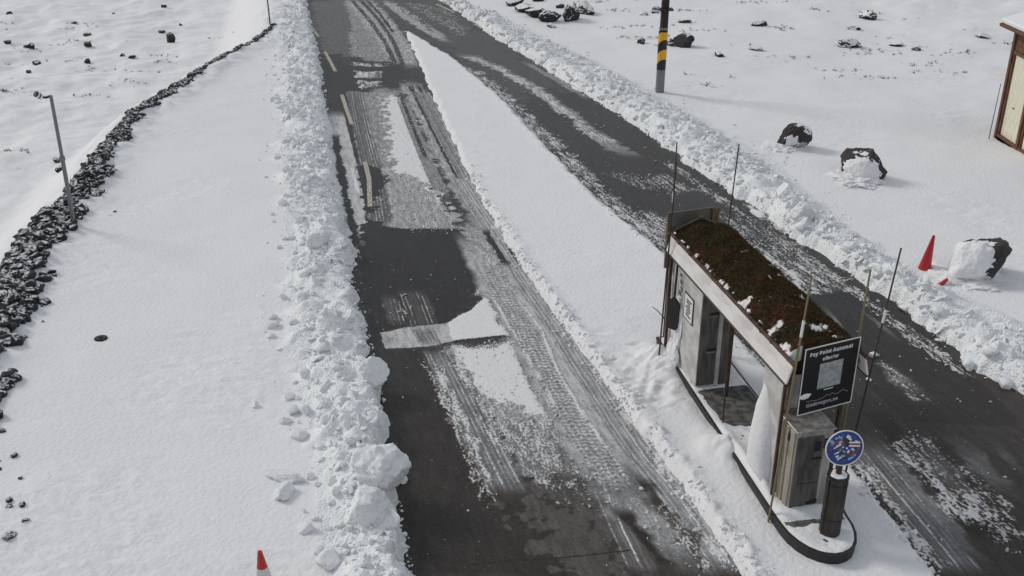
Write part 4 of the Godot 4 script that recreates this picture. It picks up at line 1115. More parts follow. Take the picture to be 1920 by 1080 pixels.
func build_stones() -> void:
	var shapes := []
	for k in 8: shapes.append(rock(300 + k, 2, Vector3(1.35, 0.7, 0.95), 7, 0.12, true, 0.96, Color(0.028, 0.028, 0.031) * (0.7 + 0.12 * k)))
	var spots := []
	# along the rim: big ones on the crest, smaller ones down the plateau side
	var len := 0.0
	for i in rim.size() - 1: len += rim[i].distance_to(rim[i + 1])
	for i in 8000:
		var t := rng.randf() * len
		var p := rim[0]
		var dir := Vector2.UP
		for k in rim.size() - 1:
			var l := rim[k].distance_to(rim[k + 1])
			if t <= l:
				p = rim[k].lerp(rim[k + 1], t / l)
				dir = (rim[k + 1] - rim[k]) / l
				break
			t -= l
		var side := Vector2(-dir.y, dir.x)
		if side.x < 0.0: side = -side
		var wide := clampf((p.y + 46.0) / 26.0, 0.10, 1.1)
		var off := rng.randf()
		var stray := rng.randf() > 0.95
		var across := rng.randf_range(0.8, 2.6) * wide if stray else lerpf(-0.2, 1.05, off * (0.6 + 0.4 * off)) * wide
		var thin := n_edge.get_noise_2d(p.x * 0.6 + 40.0, p.y * 0.6 + across)
		if across > 0.55 * wide and thin < 0.5 * (across / wide - 0.9): continue
		p += side * across
		var r := (0.045 + 0.145 * pow(rng.randf(), 2.6)) * (0.5 + 0.5 * wide) * (0.40 if stray else 0.9)
		spots.append([r, p])
	spots.sort_custom(func(a, b): return a[0] > b[0])
	var proto: MeshInstance3D
	var rest := [[], [], []]
	for i in spots.size():
		var r: float = spots[i][0]
		var p: Vector2 = spots[i][1]
		var y := ground_at(p.x, p.y)
		var b := Basis.from_euler(Vector3(rng.randf_range(-0.5, 0.5), rng.randf() * TAU, rng.randf_range(-0.5, 0.5)))
		if i < 290:
			var o: MeshInstance3D
			if proto == null:
				proto = put("embankment_stone", shapes[0], M.stone, self)
				o = proto
			else:
				o = proto.duplicate()
				o.name = numbered("embankment_stone")
				o.mesh = shapes[i % 8]
				add_child(o)
			o.basis = b * Basis.from_scale(Vector3.ONE * r)
			o.position = Vector3(p.x, y + r * 0.25, p.y)
			tag(o, "angular black stone of the row edging the snow plateau on the left", "stone", "black stones edging the embankment")
		else:
			rest[i % 3].append(Transform3D(b * Basis.from_scale(Vector3.ONE * r), Vector3(p.x, y + r * 0.2, p.y)))
	for k in 3:
		var o := scatter("stone_rubble", shapes[k * 2 + 1], M.stone, rest[k])
		tag(o, "small black stones filling the edge of the snow plateau", "stones", "rubble between the embankment stones", "stuff")
	# stones poking through the snow, each where it lies: place, half size, label
	var drop := [
		[Vector2(-24.95, -54.08), Vector3(0.33, 0.28, 0.3), "large dark pointed stone out on the lower snowfield, left of the sensor pole's top"],
		[Vector2(-26.72, -55.4), Vector3(0.24, 0.14, 0.2), "flat dark stone at the left edge of the snowfield beside the pointed one"],
		[Vector2(-30.31, -63.88), Vector3(0.24, 0.16, 0.2), "dark stone near the top left corner of the snowfield"],
		[Vector2(-22.45, -55.4), Vector3(0.30, 0.2, 0.22), "grey stone with a snow cap in the middle of the left snowfield"],
		[Vector2(-23.45, -57.94), Vector3(0.22, 0.13, 0.2), "small flat stone just beyond the snow-capped stone of the left snowfield"],
		[Vector2(-18.28, -56.09), Vector3(0.30, 0.36, 0.26), "square black stone standing upright in the left snowfield"],
		[Vector2(-21.88, -66.62), Vector3(0.24, 0.18, 0.2), "small pyramid stone at the top of the left snowfield"],
		[Vector2(-19.65, -58.98), Vector3(0.22, 0.12, 0.2), "half-buried stone just beyond the square black one"],
		[Vector2(-19.05, -52.2), Vector3(0.22, 0.14, 0.2), "low round stone between the square stone and the embankment"],
		[Vector2(-19.64, -52.44), Vector3(0.14, 0.1, 0.15), "little stone beside the low round one near the embankment"],
		[Vector2(-20.9, -51.13), Vector3(0.18, 0.17, 0.18), "small dark cone-shaped stone right above the sensor pole"],
		[Vector2(-23.32, -50.89), Vector3(0.22, 0.13, 0.2), "flat sloping stone left of the sensor pole's top"],
		[Vector2(-22.96, -49.1), Vector3(0.15, 0.1, 0.14), "tiny dark stone nearest the sensor pole's camera"],
		[Vector2(-25.36, -61.02), Vector3(0.2, 0.1, 0.18), "thin sliver of stone far out on the left snowfield"],
		[Vector2(-24.26, -64.41), Vector3(0.1, 0.08, 0.1), "speck of stone at the top between pyramid and corner stones"],
		[Vector2(-19.1, -60.69), Vector3(0.12, 0.09, 0.1), "speck of stone beyond the square black stone"],
		[Vector2(-15.54, -34.17), Vector3(0.26, 0.12, 0.2), "flat stone in the snow just left of the sensor pole shaft"],
		[Vector2(-16.23, -35.52), Vector3(0.2, 0.1, 0.16), "thin stone left of the joint in the sensor pole"],
		[Vector2(-8.82, -15.26), Vector3(0.10, 0.08, 0.1), "black stone at the left picture edge, uppermost of the near plateau stones"],
		[Vector2(-8.29, -14.52), Vector3(0.11, 0.07, 0.08), "angular black stone on the near plateau below the uppermost"],
		[Vector2(-7.91, -13.87), Vector3(0.08, 0.05, 0.06), "small black chip between the two groups of near plateau stones"],
		[Vector2(-7.83, -13.26), Vector3(0.09, 0.08, 0.09), "black stone, upper one of the near cluster on the plateau"],
		[Vector2(-7.76, -13.09), Vector3(0.11, 0.06, 0.08), "flat black stone, lowest of the near cluster on the plateau"],
		[Vector2(-7.56, -13.14), Vector3(0.09, 0.07, 0.08), "black stone right of the near cluster on the plateau"],
		[Vector2(-8.37, -14.14), Vector3(0.07, 0.05, 0.06), "black chip on the left picture edge beside the near cluster"],
		[Vector2(-7.34, -12.73), Vector3(0.09, 0.04, 0.05), "slim black sliver below the near cluster on the plateau"],
		[Vector2(-7.42, -12.36), Vector3(0.16, 0.08, 0.14), "half-buried stone in a hollow at the lower left"],
		[Vector2(-9.85, -19.48), Vector3(0.06, 0.04, 0.05), "black chip left of the dark oval lid"],
		[Vector2(7.6, -46.47), Vector3(0.55, 0.50, 0.5), "dark curled rock behind the striped pole, snow lying in its bend"],
		[Vector2(7.22, -46.8), Vector3(0.42, 0.26, 0.36), "low dark rock between the striped pole and the curled rock"],
		[Vector2(8.84, -44.36), Vector3(0.34, 0.2, 0.24), "small dark stone in the snow right of the curled rock"],
		[Vector2(5.86, -47.25), Vector3(0.22, 0.24, 0.2), "small grey upright stone left of the striped pole"],
		[Vector2(12.04, -51.29), Vector3(0.44, 0.24, 0.3), "dark flat stone midway along the far right slope"],
		[Vector2(7.55, -55.09), Vector3(0.5, 0.3, 0.36), "dark rock behind the top of the striped pole"],
		[Vector2(8.59, -52.23), Vector3(0.4, 0.2, 0.3), "snow-covered rock beyond the curled rock"],
		[Vector2(15.07, -46.8), Vector3(0.6, 0.3, 0.5), "snow-covered hummock of rock in the far right slope"],
		[Vector2(16.45, -50.64), Vector3(0.4, 0.2, 0.3), "dark streaked stone above the snow-covered hummock"],
		[Vector2(17.88, -53.62), Vector3(0.7, 0.42, 0.5), "large dark ledge of rock high on the right slope"],
		[Vector2(17.87, -46.14), Vector3(0.2, 0.16, 0.2), "small black stone alone left of the hut"],
		[Vector2(17.3, -47.02), Vector3(0.36, 0.14, 0.3), "buried stone between the hummock and the lone black stone"],
		[Vector2(21.61, -48.17), Vector3(0.36, 0.16, 0.3), "buried stone in the slope left of the hut roof"],
		[Vector2(10.72, -45.71), Vector3(0.34, 0.16, 0.3), "dark crack-like stone in the middle of the right slope"],
		[Vector2(6.76, -54.5), Vector3(0.24, 0.16, 0.2), "little stone left of the striped pole near the top"],
		[Vector2(0.14, -57.27), Vector3(0.7, 0.34, 0.4), "dark ledge of rock, leftmost of the outcrop above the right bank"],
		[Vector2(0.69, -55.09), Vector3(0.6, 0.34, 0.5), "steep dark rock of the outcrop above the right bank, second from the left"],
		[Vector2(1.22, -53.62), Vector3(0.7, 0.36, 0.45), "dark rock of the outcrop with a snow pad on top, third from the left"],
		[Vector2(1.87, -52.78), Vector3(0.65, 0.4, 0.4), "grey squarish rock in the middle of the outcrop above the right bank"],
		[Vector2(2.91, -53.34), Vector3(0.7, 0.5, 0.5), "tall pointed rock in the right half of the outcrop"],
		[Vector2(3.72, -55.09), Vector3(0.75, 0.46, 0.5), "broad rock with snow top at the right end of the outcrop"],
		[Vector2(2.55, -56.32), Vector3(0.25, 0.2, 0.2), "small stone standing alone just beyond the outcrop"],
		[Vector2(1.46, -58.26), Vector3(0.4, 0.2, 0.3), "stone at the top edge beyond the outcrop"],
		[Vector2(1.9, -51.42), Vector3(0.35, 0.12, 0.2), "small flat stone in front of the outcrop"],
		[Vector2(0, -59.27), Vector3(0.6, 0.3, 0.4), "dark stone at the very top beside the right bank"],
	]
	var i := 0
	for q in drop:
		var p: Vector2 = q[0]
		var s: Vector3 = q[1] * (0.72 if i > 17 and i < 28 else 1.0)
		var o := put("field_stone", rock(400 + i, 3, s, 9, 0.16, true, 0.68 if i > 42 else (0.5 if i > 29 else 0.86), Color(0.035, 0.034, 0.034)), M.stone, self)
		o.position = Vector3(p.x, ground_at(p.x, p.y) + s.y * (0.45 if i < 18 or i > 42 else 0.2), p.y)
		o.rotation.y = i * 0.9
		tag(o, q[2], "stone", "stones poking through the snow")
		i += 1
	# tufts and specks of grass showing through the thin snow
	var tuft := st()
	for k in 9:
		var a := rng.randf() * TAU
		var f := Vector3(cos(a), 0, sin(a))
		var w := f.cross(Vector3.UP) * 0.012
		tri(tuft, w, -w, f * rng.randf_range(0.04, 0.16) + Vector3.UP * rng.randf_range(0.05, 0.13), f.cross(w) + Vector3.UP)
	var tm := tuft.commit()
	var blades := []
	for c in 85:
		var left := rng.randf() < 0.45
		var z := rng.randf_range(-34.0, -62.0)
		var e := edges(z)
		var x := e[6] - rng.randf_range(1.0, 18.0) if left else e[3] + rng.randf_range(2.5, 22.0)
		for k in rng.randi_range(2, 14):
			var px := x + rng.randfn() * 0.6
			var pz := z + rng.randfn() * 0.25
			blades.append(Transform3D(Basis(Vector3.UP, rng.randf() * TAU) * Basis.from_scale(Vector3.ONE * rng.randf_range(0.5, 1.3)), Vector3(px, ground_at(px, pz) - 0.02, pz)))
	var gm := mat(lin(0.09, 0.07, 0.045), 0.9)
	var g := scatter("dry_grass", tm, gm, blades)
	tag(g, "sparse dry grass tips showing through the snow on both slopes", "grass", "", "stuff")

func build_boulders() -> void:
	# three big boulders beyond the right bank: a dark stone with blown snow plastered on it
	# each: place, half size, label, seed, turn, then coats of blown snow as [wind, how far round it reaches]
	for q in [
		[Vector2(8.9, -31.62), Vector3(0.56, 0.55, 0.46), "dark square boulder with two snow pads, farthest of the three beyond the right bank", 511, 0.4, [[Vector3(0.45, 0.88, 0.1), 0.72], [Vector3(-0.45, 0.15, 0.88), 0.86]], Vector3(-0.6, 0.0, 0.1)],
		[Vector2(10.2, -28.9), Vector3(0.72, 0.64, 0.58), "dark boulder half wrapped in blown snow, middle one of three beyond the right bank", 512, 2.2, [[Vector3(-0.45, -0.15, 0.88), 0.50]], Vector3(-0.35, 0.0, 0.5)],
		[Vector2(10.73, -21.88), Vector3(0.80, 0.72, 0.62), "boulder with a smooth white snow drift on its left, nearest beside the red cones", 513, 3.6, [[Vector3(-0.86, 0.30, 0.42), 0.34]], Vector3(-0.5, 0.0, 0.3)],
	]:
		var p: Vector2 = q[0]
		var s: Vector3 = q[1]
		var t := thing("boulder", q[2], "boulder", Vector3(p.x, ground_at(p.x, p.y), p.y), 0.0, "boulders beyond the right bank")
		var r := put("stone", rock(q[3], 4, s, 9, 0.10, true, 9.0, Color(0.045, 0.04, 0.038)), M.stone, t)
		r.position.y = s.y * 0.42
		r.rotation.y = q[4]
		for k in q[5]:
			var back := Basis(Vector3.UP, -q[4])
			var d := put("blown_snow", drape(q[3], s, 9, 0.10, back * k[0], k[1]), M.snow, t)
			d.transform = r.transform
		var e := put("snow_drift", drape(q[3] + 30, Vector3(s.x * 1.2, 0.24, s.z * 1.5), 0, 0.45, Vector3.UP, -9.0), M.snow, t)
		e.position = q[6] * s + Vector3(0, -0.12, 0)

# a coat of snow on one side of the block that rock() makes from the same seed: proud of the stone to windward, sunk into it elsewhere
func drape(seed_: int, size: Vector3, cuts: int, rough: float, wind: Vector3, reach: float) -> ArrayMesh:
	var r := RandomNumberGenerator.new()
	r.seed = seed_
	var planes := []
	for i in cuts:
		var n := Vector3(r.randfn(), r.randfn(), r.randfn()).normalized()
		planes.append([n, r.randf_range(0.5, 0.85)])
	var nz := FastNoiseLite.new()
	nz.seed = seed_
	nz.frequency = 1.1
	var base := ico(5)
	var pts := []
	wind = wind.normalized()
	for p: Vector3 in base[0]:
		var dir := p
		for pl in planes:
			var over: float = p.dot(pl[0]) - pl[1] - 0.03
			if over > 0.0: p -= pl[0] * over * 0.6
		p *= 1.0 + rough * 0.9 * nz.get_noise_3dv(p * 1.6) + rough * 0.25 * nz.get_noise_3dv(p * 6.0)
		var cover := smoothstep(reach - 0.10, reach + 0.22, dir.dot(wind) + 0.22 * nz.get_noise_3dv(dir * 2.2) + 0.10 * nz.get_noise_3dv(dir * 6.0))
		pts.append(p * size * lerpf(0.84, 1.04, cover))
	var s := st()
	s.set_smooth_group(0)
	var f: Array = base[1]
	for i in range(0, f.size(), 3):
		var a: Vector3 = pts[f[i]]
		var b: Vector3 = pts[f[i + 1]]
		var c: Vector3 = pts[f[i + 2]]
		var o := [a, b, c] if (b - a).cross(c - a).dot(a + b + c) < 0.0 else [a, c, b]
		for v: Vector3 in o: s.add_vertex(v)
	s.generate_normals()
	return s.commit()

# ------------------------------------------------------------------ the pay shelter on its plinth

const TURN := 12.0
const BASE := Vector3(3.925, 0, -12.73)

func plinth_outline(grow: float) -> PackedVector2Array:
	# (x, z) in the shelter's own frame: long, with a rounded nose towards the camera
	var p := PackedVector2Array()
	p.append(Vector2(0.16 - grow, -5.75 - grow))
	p.append(Vector2(-0.02 - grow, 0.05))
	for k in 13:
		var a := PI - PI * k / 12.0
		p.append(Vector2(0.51 + cos(a) * (0.53 + grow), 0.30 + sin(a) * (0.80 + grow)))
	p.append(Vector2(1.10 + grow, 0.0))
	p.append(Vector2(1.24 + grow, -5.75 - grow))
	return p

func flat_prism(s: SurfaceTool, p: PackedVector2Array, y0: float, y1: float) -> void:
	var q := PackedVector2Array()
	for v in p: q.append(Vector2(v.x, -v.y))
	prism(s, q, y0, y1, Transform3D(Basis(Vector3.RIGHT, -PI / 2.0), Vector3.ZERO))

func build_plinth() -> void:
	var t := thing("plinth", "long dark kerbed plinth with rounded nose carrying the pay shelter", "plinth", BASE, deg_to_rad(TURN))
	var s := st()
	flat_prism(s, plinth_outline(0.0), -0.1, 0.30)
	put("kerb", s.commit(), M.rubber, t)
	s = st()
	flat_prism(s, plinth_outline(0.012), 0.30, 0.345)
	put("top_edge", s.commit(), M.rubber, t)
	s = st()
	flat_prism(s, plinth_outline(-0.07), 0.345, 0.352)
	put("deck", s.commit(), M.concrete, t)
	# blown snow on the deck: a small height field inside the outline
	var inner := plinth_outline(-0.03)
	var nz := FastNoiseLite.new()
	nz.seed = 77
	nz.frequency = 1.5
	var v := {}
	s = st()
	s.set_smooth_group(0)
	var hgt := func(x: float, z: float) -> float:
		var h := 0.365 + 0.03 * nz.get_noise_2d(x, z) + 0.012 * nz.get_noise_2d(x * 5.0, z * 5.0)
		# drift in front of the near booth's left side and behind the far one, bare under the roof in the middle
		h += 0.16 * exp(-((x - 0.05) * (x - 0.05) / 0.06 + (z + 0.75) * (z + 0.75) / 0.10))
		h += 0.07 * exp(-((x - 0.5) * (x - 0.5) / 0.2 + (z - 0.05) * (z - 0.05) / 0.05))
		h += 0.10 * exp(-((x - 0.10) * (x - 0.10) / 0.02 + (z + 1.6) * (z + 1.6) / 0.6))
		if z < -2.2 and z > -3.6: h -= 0.06 * smoothstep(-2.2, -2.6, z) * smoothstep(0.1, 0.4, x)
		if z > 0.15: h -= 0.035 * smoothstep(0.15, 0.3, z) * (1.0 - smoothstep(0.3, 0.5, z))
		return h
	var rows := []
	for j in 131:
		var z := lerpf(-5.7, 1.06, j / 130.0)
		var x0 := 9.0
		var x1 := -9.0
		for k in inner.size():
			var p := inner[k]
			var q := inner[(k + 1) % inner.size()]
			if (p.y - z) * (q.y - z) <= 0.0 and p.y != q.y:
				var x := p.x + (q.x - p.x) * (z - p.y) / (q.y - p.y)
				x0 = minf(x0, x)
				x1 = maxf(x1, x)
		if x1 <= x0: continue
		var row := []
		for i in 31:
			var u := i / 30.0
			var x := lerpf(x0, x1, u)
			var rim_ := minf(minf(u, 1.0 - u) * (x1 - x0), 1.08 - z)
			row.append(Vector3(x, lerpf(0.350, hgt.call(x, z), smoothstep(0.0, 0.07, rim_)), z))
		rows.append(row)
	for j in rows.size() - 1:
		for i in 30:
			quad(s, rows[j][i], rows[j][i + 1], rows[j + 1][i + 1], rows[j + 1][i], Vector3.UP)
	s.generate_normals()
	put("snow_cover", s.commit(), M.snow, t)

func text(words: String, size: float, parent: Node3D, at: Vector3, m: Material, bold := false, slant := false) -> MeshInstance3D:
	var f := SystemFont.new()
	f.font_names = PackedStringArray(["Droid Sans"])
	if bold: f.font_weight = 700
	if slant: f.font_italic = true
	var tm := TextMesh.new()
	tm.text = words
	tm.font = f
	tm.font_size = 48
	tm.pixel_size = size / 48.0
	tm.depth = 0.004
	var o := put("lettering", tm, m, parent)
	o.position = at
	return o

func build_shelter() -> void:
	var t := thing("pay_shelter", "narrow turf-roofed pay shelter with white eave boards on the traffic island", "shelter", BASE, deg_to_rad(TURN))
	var z0 := -5.30
	var z1 := -0.42
	# posts
	for p in [[1.12, -0.45, 2.5], [0.14, -5.2, 2.5], [1.16, -5.2, 2.5], [0.62, -3.32, 2.5]]:
		put("post", box(Vector3(p[0], (p[2] + 0.34) / 2.0, p[1]), Vector3(0.055, p[2] - 0.34, 0.055)), M.brown, t)
	put("corner_post", box(Vector3(0.13, 1.40, -0.36), Vector3(0.045, 2.1, 0.045)), M.brown, t)
	put("thin_post", rod(Vector3(0.20, 0.3, -2.45), Vector3(0.30, 2.5, -2.75), 0.016), M.brown, t)
	# roof deck of two slopes, boards under the turf
	for sg: float in [-1.0, 1.0]:
		var s := st()
		var a := 0.42
		bx(s, Vector3(0.70 + sg * 0.29, 2.74, (z0 + z1) / 2.0), Vector3(0.66, 0.03, z1 - z0), Basis(Vector3.BACK, -sg * a), 0.004)
		put("roof_deck", s.commit(), M.brown, t)
		# gable boards at each end
		for z: float in [z0 - 0.02, z1 + 0.02]:
			put("gable_board", box(Vector3(0.70 + sg * 0.29, 2.81 if z < -3.0 else 2.66, z), Vector3(0.60, 0.14, 0.03), Basis(Vector3.BACK, -sg * a)), M.brown, t)
			if z < -3.0: put("gable_cap", box(Vector3(0.70 + sg * 0.31, 2.885, z), Vector3(0.78, 0.03, 0.07), Basis(Vector3.BACK, -sg * a)), M.tan, t)
		var x := 0.70 + sg * 0.60
		put("eave_board", box(Vector3(x - sg * 0.0, 2.58, (z0 + z1) / 2.0 + 0.12), Vector3(0.03, 0.31, z1 - z0 + 0.18), Basis(Vector3.BACK, -sg * -0.25)), M.fascia, t)
		put("gutter", box(Vector3(x + sg * 0.045, 2.42, (z0 + z1) / 2.0 + 0.06), Vector3(0.045, 0.03, z1 - z0 + 0.32)), M.black, t)
		put("turf_log", rod(Vector3(x - sg * 0.035, 2.755, z0 - 0.05), Vector3(x - sg * 0.035, 2.755, z1 + 0.26), 0.035), M.log, t)
	for z: float in [z0, z1]:
		var s := st()
		prism(s, PackedVector2Array([Vector2(0.13, 2.45), Vector2(1.27, 2.45), Vector2(1.27, 2.60), Vector2(0.70, 2.86), Vector2(0.13, 2.60)]), z - 0.012, z + 0.012)
		put("gable_panel", s.commit(), M.brown, t)
	put("corner_board", box(Vector3(0.145, 2.32, z1 + 0.12), Vector3(0.03, 0.75, 0.12)), M.log, t)
	# turf: a rough mound, mostly brown moss with snow left along the near edge
	var nz := FastNoiseLite.new()
	nz.seed = 91
	nz.frequency = 1.4
	nz.fractal_octaves = 4
	var verts := []
	var nx := 46
	var nzn := 170
	for j in nzn + 1:
		var row := []
		for i in nx + 1:
			var u := float(i) / nx
			var x := lerpf(0.12, 1.30, u)
			var z := lerpf(z0 + 0.06, z1 + 0.03, float(j) / nzn)
			var h := 2.755 + 0.27 * pow(sin(u * PI), 0.75) * smoothstep(-5.35, -4.9, z) + 0.13 * nz.get_noise_2d(x * 1.2, z * 1.2) * sin(u * PI) + 0.045 * nz.get_noise_2d(x * 6.0, z * 6.0)
			row.append(Vector3(x + 0.03 * nz.get_noise_2d(z * 2.0, u), h, z))
		verts.append(row)
	var end_row := []
	for p: Vector3 in verts[nzn]: end_row.append(Vector3(p.x, 2.56, p.z))
	verts.append(end_row)
	var s := st()
	s.set_smooth_group(0)
	var blades := [[], []]
	for j in nzn + 1:
		for i in nx:
			var q := [verts[j][i], verts[j][i + 1], verts[j + 1][i + 1], verts[j + 1][i]]
			for o in [[0, 1, 2], [0, 2, 3]]:
				for k: int in o:
					var p: Vector3 = q[k]
					var edge := 1.0 - smoothstep(0.13, 0.26, p.x)
					var white := nz.get_noise_2d(p.x * 1.1 + 7.0, p.z * 1.5) + 0.25 * nz.get_noise_2d(p.x * 7.0, p.z * 7.0) + 0.30 * edge + 0.14 * smoothstep(-2.5, -0.6, p.z) > 0.52
					var red := smoothstep(0.08, 0.32, nz.get_noise_2d(p.x * 0.9 + 30.0, p.z * 0.9))
					var olive := smoothstep(0.0, 0.35, nz.get_noise_2d(p.x * 1.3 - 20.0, p.z * 1.1))
					var c := Color(0.040, 0.025, 0.009).lerp(Color(0.055, 0.046, 0.012), olive).lerp(Color(0.13, 0.028, 0.015), red) * (0.7 + 0.9 * absf(nz.get_noise_2d(p.x * 9.0, p.z * 9.0)))
					s.set_color(Color(0.74, 0.73, 0.71) if white else c)
					s.add_vertex(p)
					if k == 0 and not white and rng.randf() < 1.0:
						for r in 2: blades[r].append(Transform3D(Basis.from_euler(Vector3(rng.randf_range(-0.6, 0.6), rng.randf() * TAU, rng.randf_range(-0.6, 0.6))) * Basis.from_scale(Vector3.ONE * rng.randf_range(0.5, 1.2)), p + Vector3(rng.randf_range(-0.015, 0.015), -0.008, rng.randf_range(-0.015, 0.015))))
	s.generate_normals()
	var sm := mat(Color.WHITE, 0.95)
	sm.vertex_color_use_as_albedo = true
	var turf := put("turf", s.commit(), sm, t)
	for r in 2:
		var b := st()
		for k in 3:
			var a := rng.randf() * TAU
			var f := Vector3(cos(a), 0, sin(a))
			var w := f.cross(Vector3.UP) * 0.006
			tri(b, w, -w, f * 0.02 + Vector3.UP * rng.randf_range(0.03, 0.06), f.cross(w) + Vector3.UP)
		scatter("turf_blades", b.commit(), mat(lin(0.056, 0.045, 0.014) if r == 0 else lin(0.085, 0.05, 0.02), 0.9), blades[r], turf)
	# tufts of snow caught along the near log
	for k in 26:
		var z := z0 + 0.15 + (z1 - z0) * pow(k / 26.0, 0.8)
		var r := rng.randf_range(0.02, 0.055)
		var o := put("snow_tuft", rock(600 + k % 6, 2, Vector3(r * 0.8, r * 0.7, r * 1.6), 3, 0.25, false), M.snow, t)
		o.position = Vector3(0.17 + rng.randf_range(0.0, 0.05), 2.80, z + rng.randf_range(-0.06, 0.06))
	# side panels of the booths
	put("near_side_panel", box(Vector3(0.20, 1.42, -0.84), Vector3(0.03, 2.10, 0.64)), M.panel, t)
	put("near_back_panel", box(Vector3(0.62, 1.42, -1.16), Vector3(0.86, 2.10, 0.03)), M.panel, t)
	var sp := st()
	# snow plastered on the near panel, thick at the foot and thinning upwards
	var prof := PackedVector2Array([Vector2(-1.20, 0.36), Vector2(-1.21, 1.2), Vector2(-1.19, 1.70), Vector2(-1.10, 1.94), Vector2(-1.0, 1.90), Vector2(-0.84, 1.62), Vector2(-0.70, 1.25), Vector2(-0.62, 0.85), Vector2(-0.58, 0.36)])
	var ring := []
	var inner := Vector2(-0.95, 0.9)
	sp.set_smooth_group(0)
	for l in 7:
		var row := []
		for k in prof.size():
			var f := l / 6.0
			var p := prof[k].lerp(inner, f)
			var bulge := 0.21 * sqrt(1.0 - (1.0 - f) * (1.0 - f)) * (0.45 + 0.55 * clampf(1.9 - p.y, 0.0, 1.0))
			row.append(Vector3(0.184 - bulge, p.y, p.x))
		ring.append(row)
	for l in 6:
		for k in prof.size() - 1:
			quad(sp, ring[l][k], ring[l][k + 1], ring[l + 1][k + 1], ring[l + 1][k], Vector3.LEFT)
		quad(sp, ring[l][prof.size() - 1], ring[l][0], ring[l + 1][0], ring[l + 1][prof.size() - 1], Vector3.LEFT)
	sp.generate_normals()
	put("plastered_snow", sp.commit(), M.snow, t)
	put("far_side_panel", box(Vector3(0.21, 1.35, -5.22), Vector3(0.03, 1.95, 0.45)), M.fascia, t)
	# the sign at each end
	for e in 2:
		var near := e == 0
		var b := MeshInstance3D.new()
		b.name = "sign_board"
		b.mesh = box(Vector3.ZERO, Vector3(0.99, 1.10, 0.025))
		b.material_override = M.sign_black if near else M.board_back
		t.add_child(b, true)
		b.position = Vector3(0.73, 2.47, -0.25) if near else Vector3(0.55, 2.58, -5.42)
		b.rotation.y = deg_to_rad(12.0 if near else 7.0)
		if near:
			b.set_meta("label", "black pay sign with white border and lettering")
			var fr := st()
			for k: float in [-1.0, 1.0]:
				bx(fr, Vector3(k * 0.488, 0, 0.014), Vector3(0.016, 1.09, 0.008), Basis.IDENTITY, 0.002)
				bx(fr, Vector3(0, k * 0.543, 0.014), Vector3(0.96, 0.016, 0.008), Basis.IDENTITY, 0.002)
			put("border", fr.commit(), M.sign_white, b)
			text("Pay Point Automat", 0.086, b, Vector3(-0.02, 0.435, 0.014), M.sign_white, true)
			text("eller/or", 0.080, b, Vector3(-0.02, 0.325, 0.014), M.sign_white, true)
			put("grey_square", box(Vector3(0.015, 0.04, 0.015), Vector3(0.42, 0.42, 0.006), Basis.IDENTITY, 0.002), M.sticker_grey, b)
			put("rule", box(Vector3(0.02, -0.205, 0.015), Vector3(0.17, 0.013, 0.006), Basis.IDENTITY, 0.002), M.sign_white, b)
			text("tindevegen.no", 0.084, b, Vector3(-0.06, -0.415, 0.014), mat(lin(0.42, 0.42, 0.42), 0.5), true, true)
			# thin ridge line of peaks above the web address
			var pk := st()
			var px := [-0.36, -0.26, -0.16, -0.05, 0.01, 0.06, 0.11, 0.17, 0.24, 0.30, 0.36, 0.40]
			var py := [-0.34, -0.345, -0.36, -0.34, -0.30, -0.33, -0.295, -0.335, -0.315, -0.28, -0.325, -0.33]
			for k in px.size() - 1:
				tube(pk, [Vector3(px[k], py[k], 0.0145), Vector3(px[k + 1], py[k + 1], 0.0145)], [0.004, 0.004], 5)
			put("ridge_line", pk.commit(), mat(lin(0.3, 0.3, 0.31), 0.5), b)
			var sn := put("stuck_snow", rock(650, 3, Vector3(0.125, 0.045, 0.02), 3, 0.15, false), M.snow, b)
			sn.position = Vector3(-0.37, -0.245, 0.012)
		else:
			b.set_meta("label", "grey back of the sign at the far end")
			put("side_brace", box(Vector3(0.50, 0.02, 0.03), Vector3(0.16, 1.06, 0.035)), M.tan, b)
			put("side_brace", box(Vector3(-0.47, 0.0, 0.03), Vector3(0.05, 1.08, 0.035)), M.tan, b)
			put("top_rail", box(Vector3(0.0, 0.555, 0.0), Vector3(1.0, 0.015, 0.04)), M.tan, b)

func rib_panel(s: SurfaceTool, x: float, y0: float, y1: float, z0: float, z1: float, n: int) -> void:
	for k in n:
		var a := lerpf(z0, z1, k / float(n))
		var b := lerpf(z0, z1, (k + 1.0) / n)
		bx(s, Vector3(x, (y0 + y1) / 2.0, (a + b) / 2.0), Vector3(0.025, y1 - y0, (b - a) * 0.72), Basis.IDENTITY, 0.01)

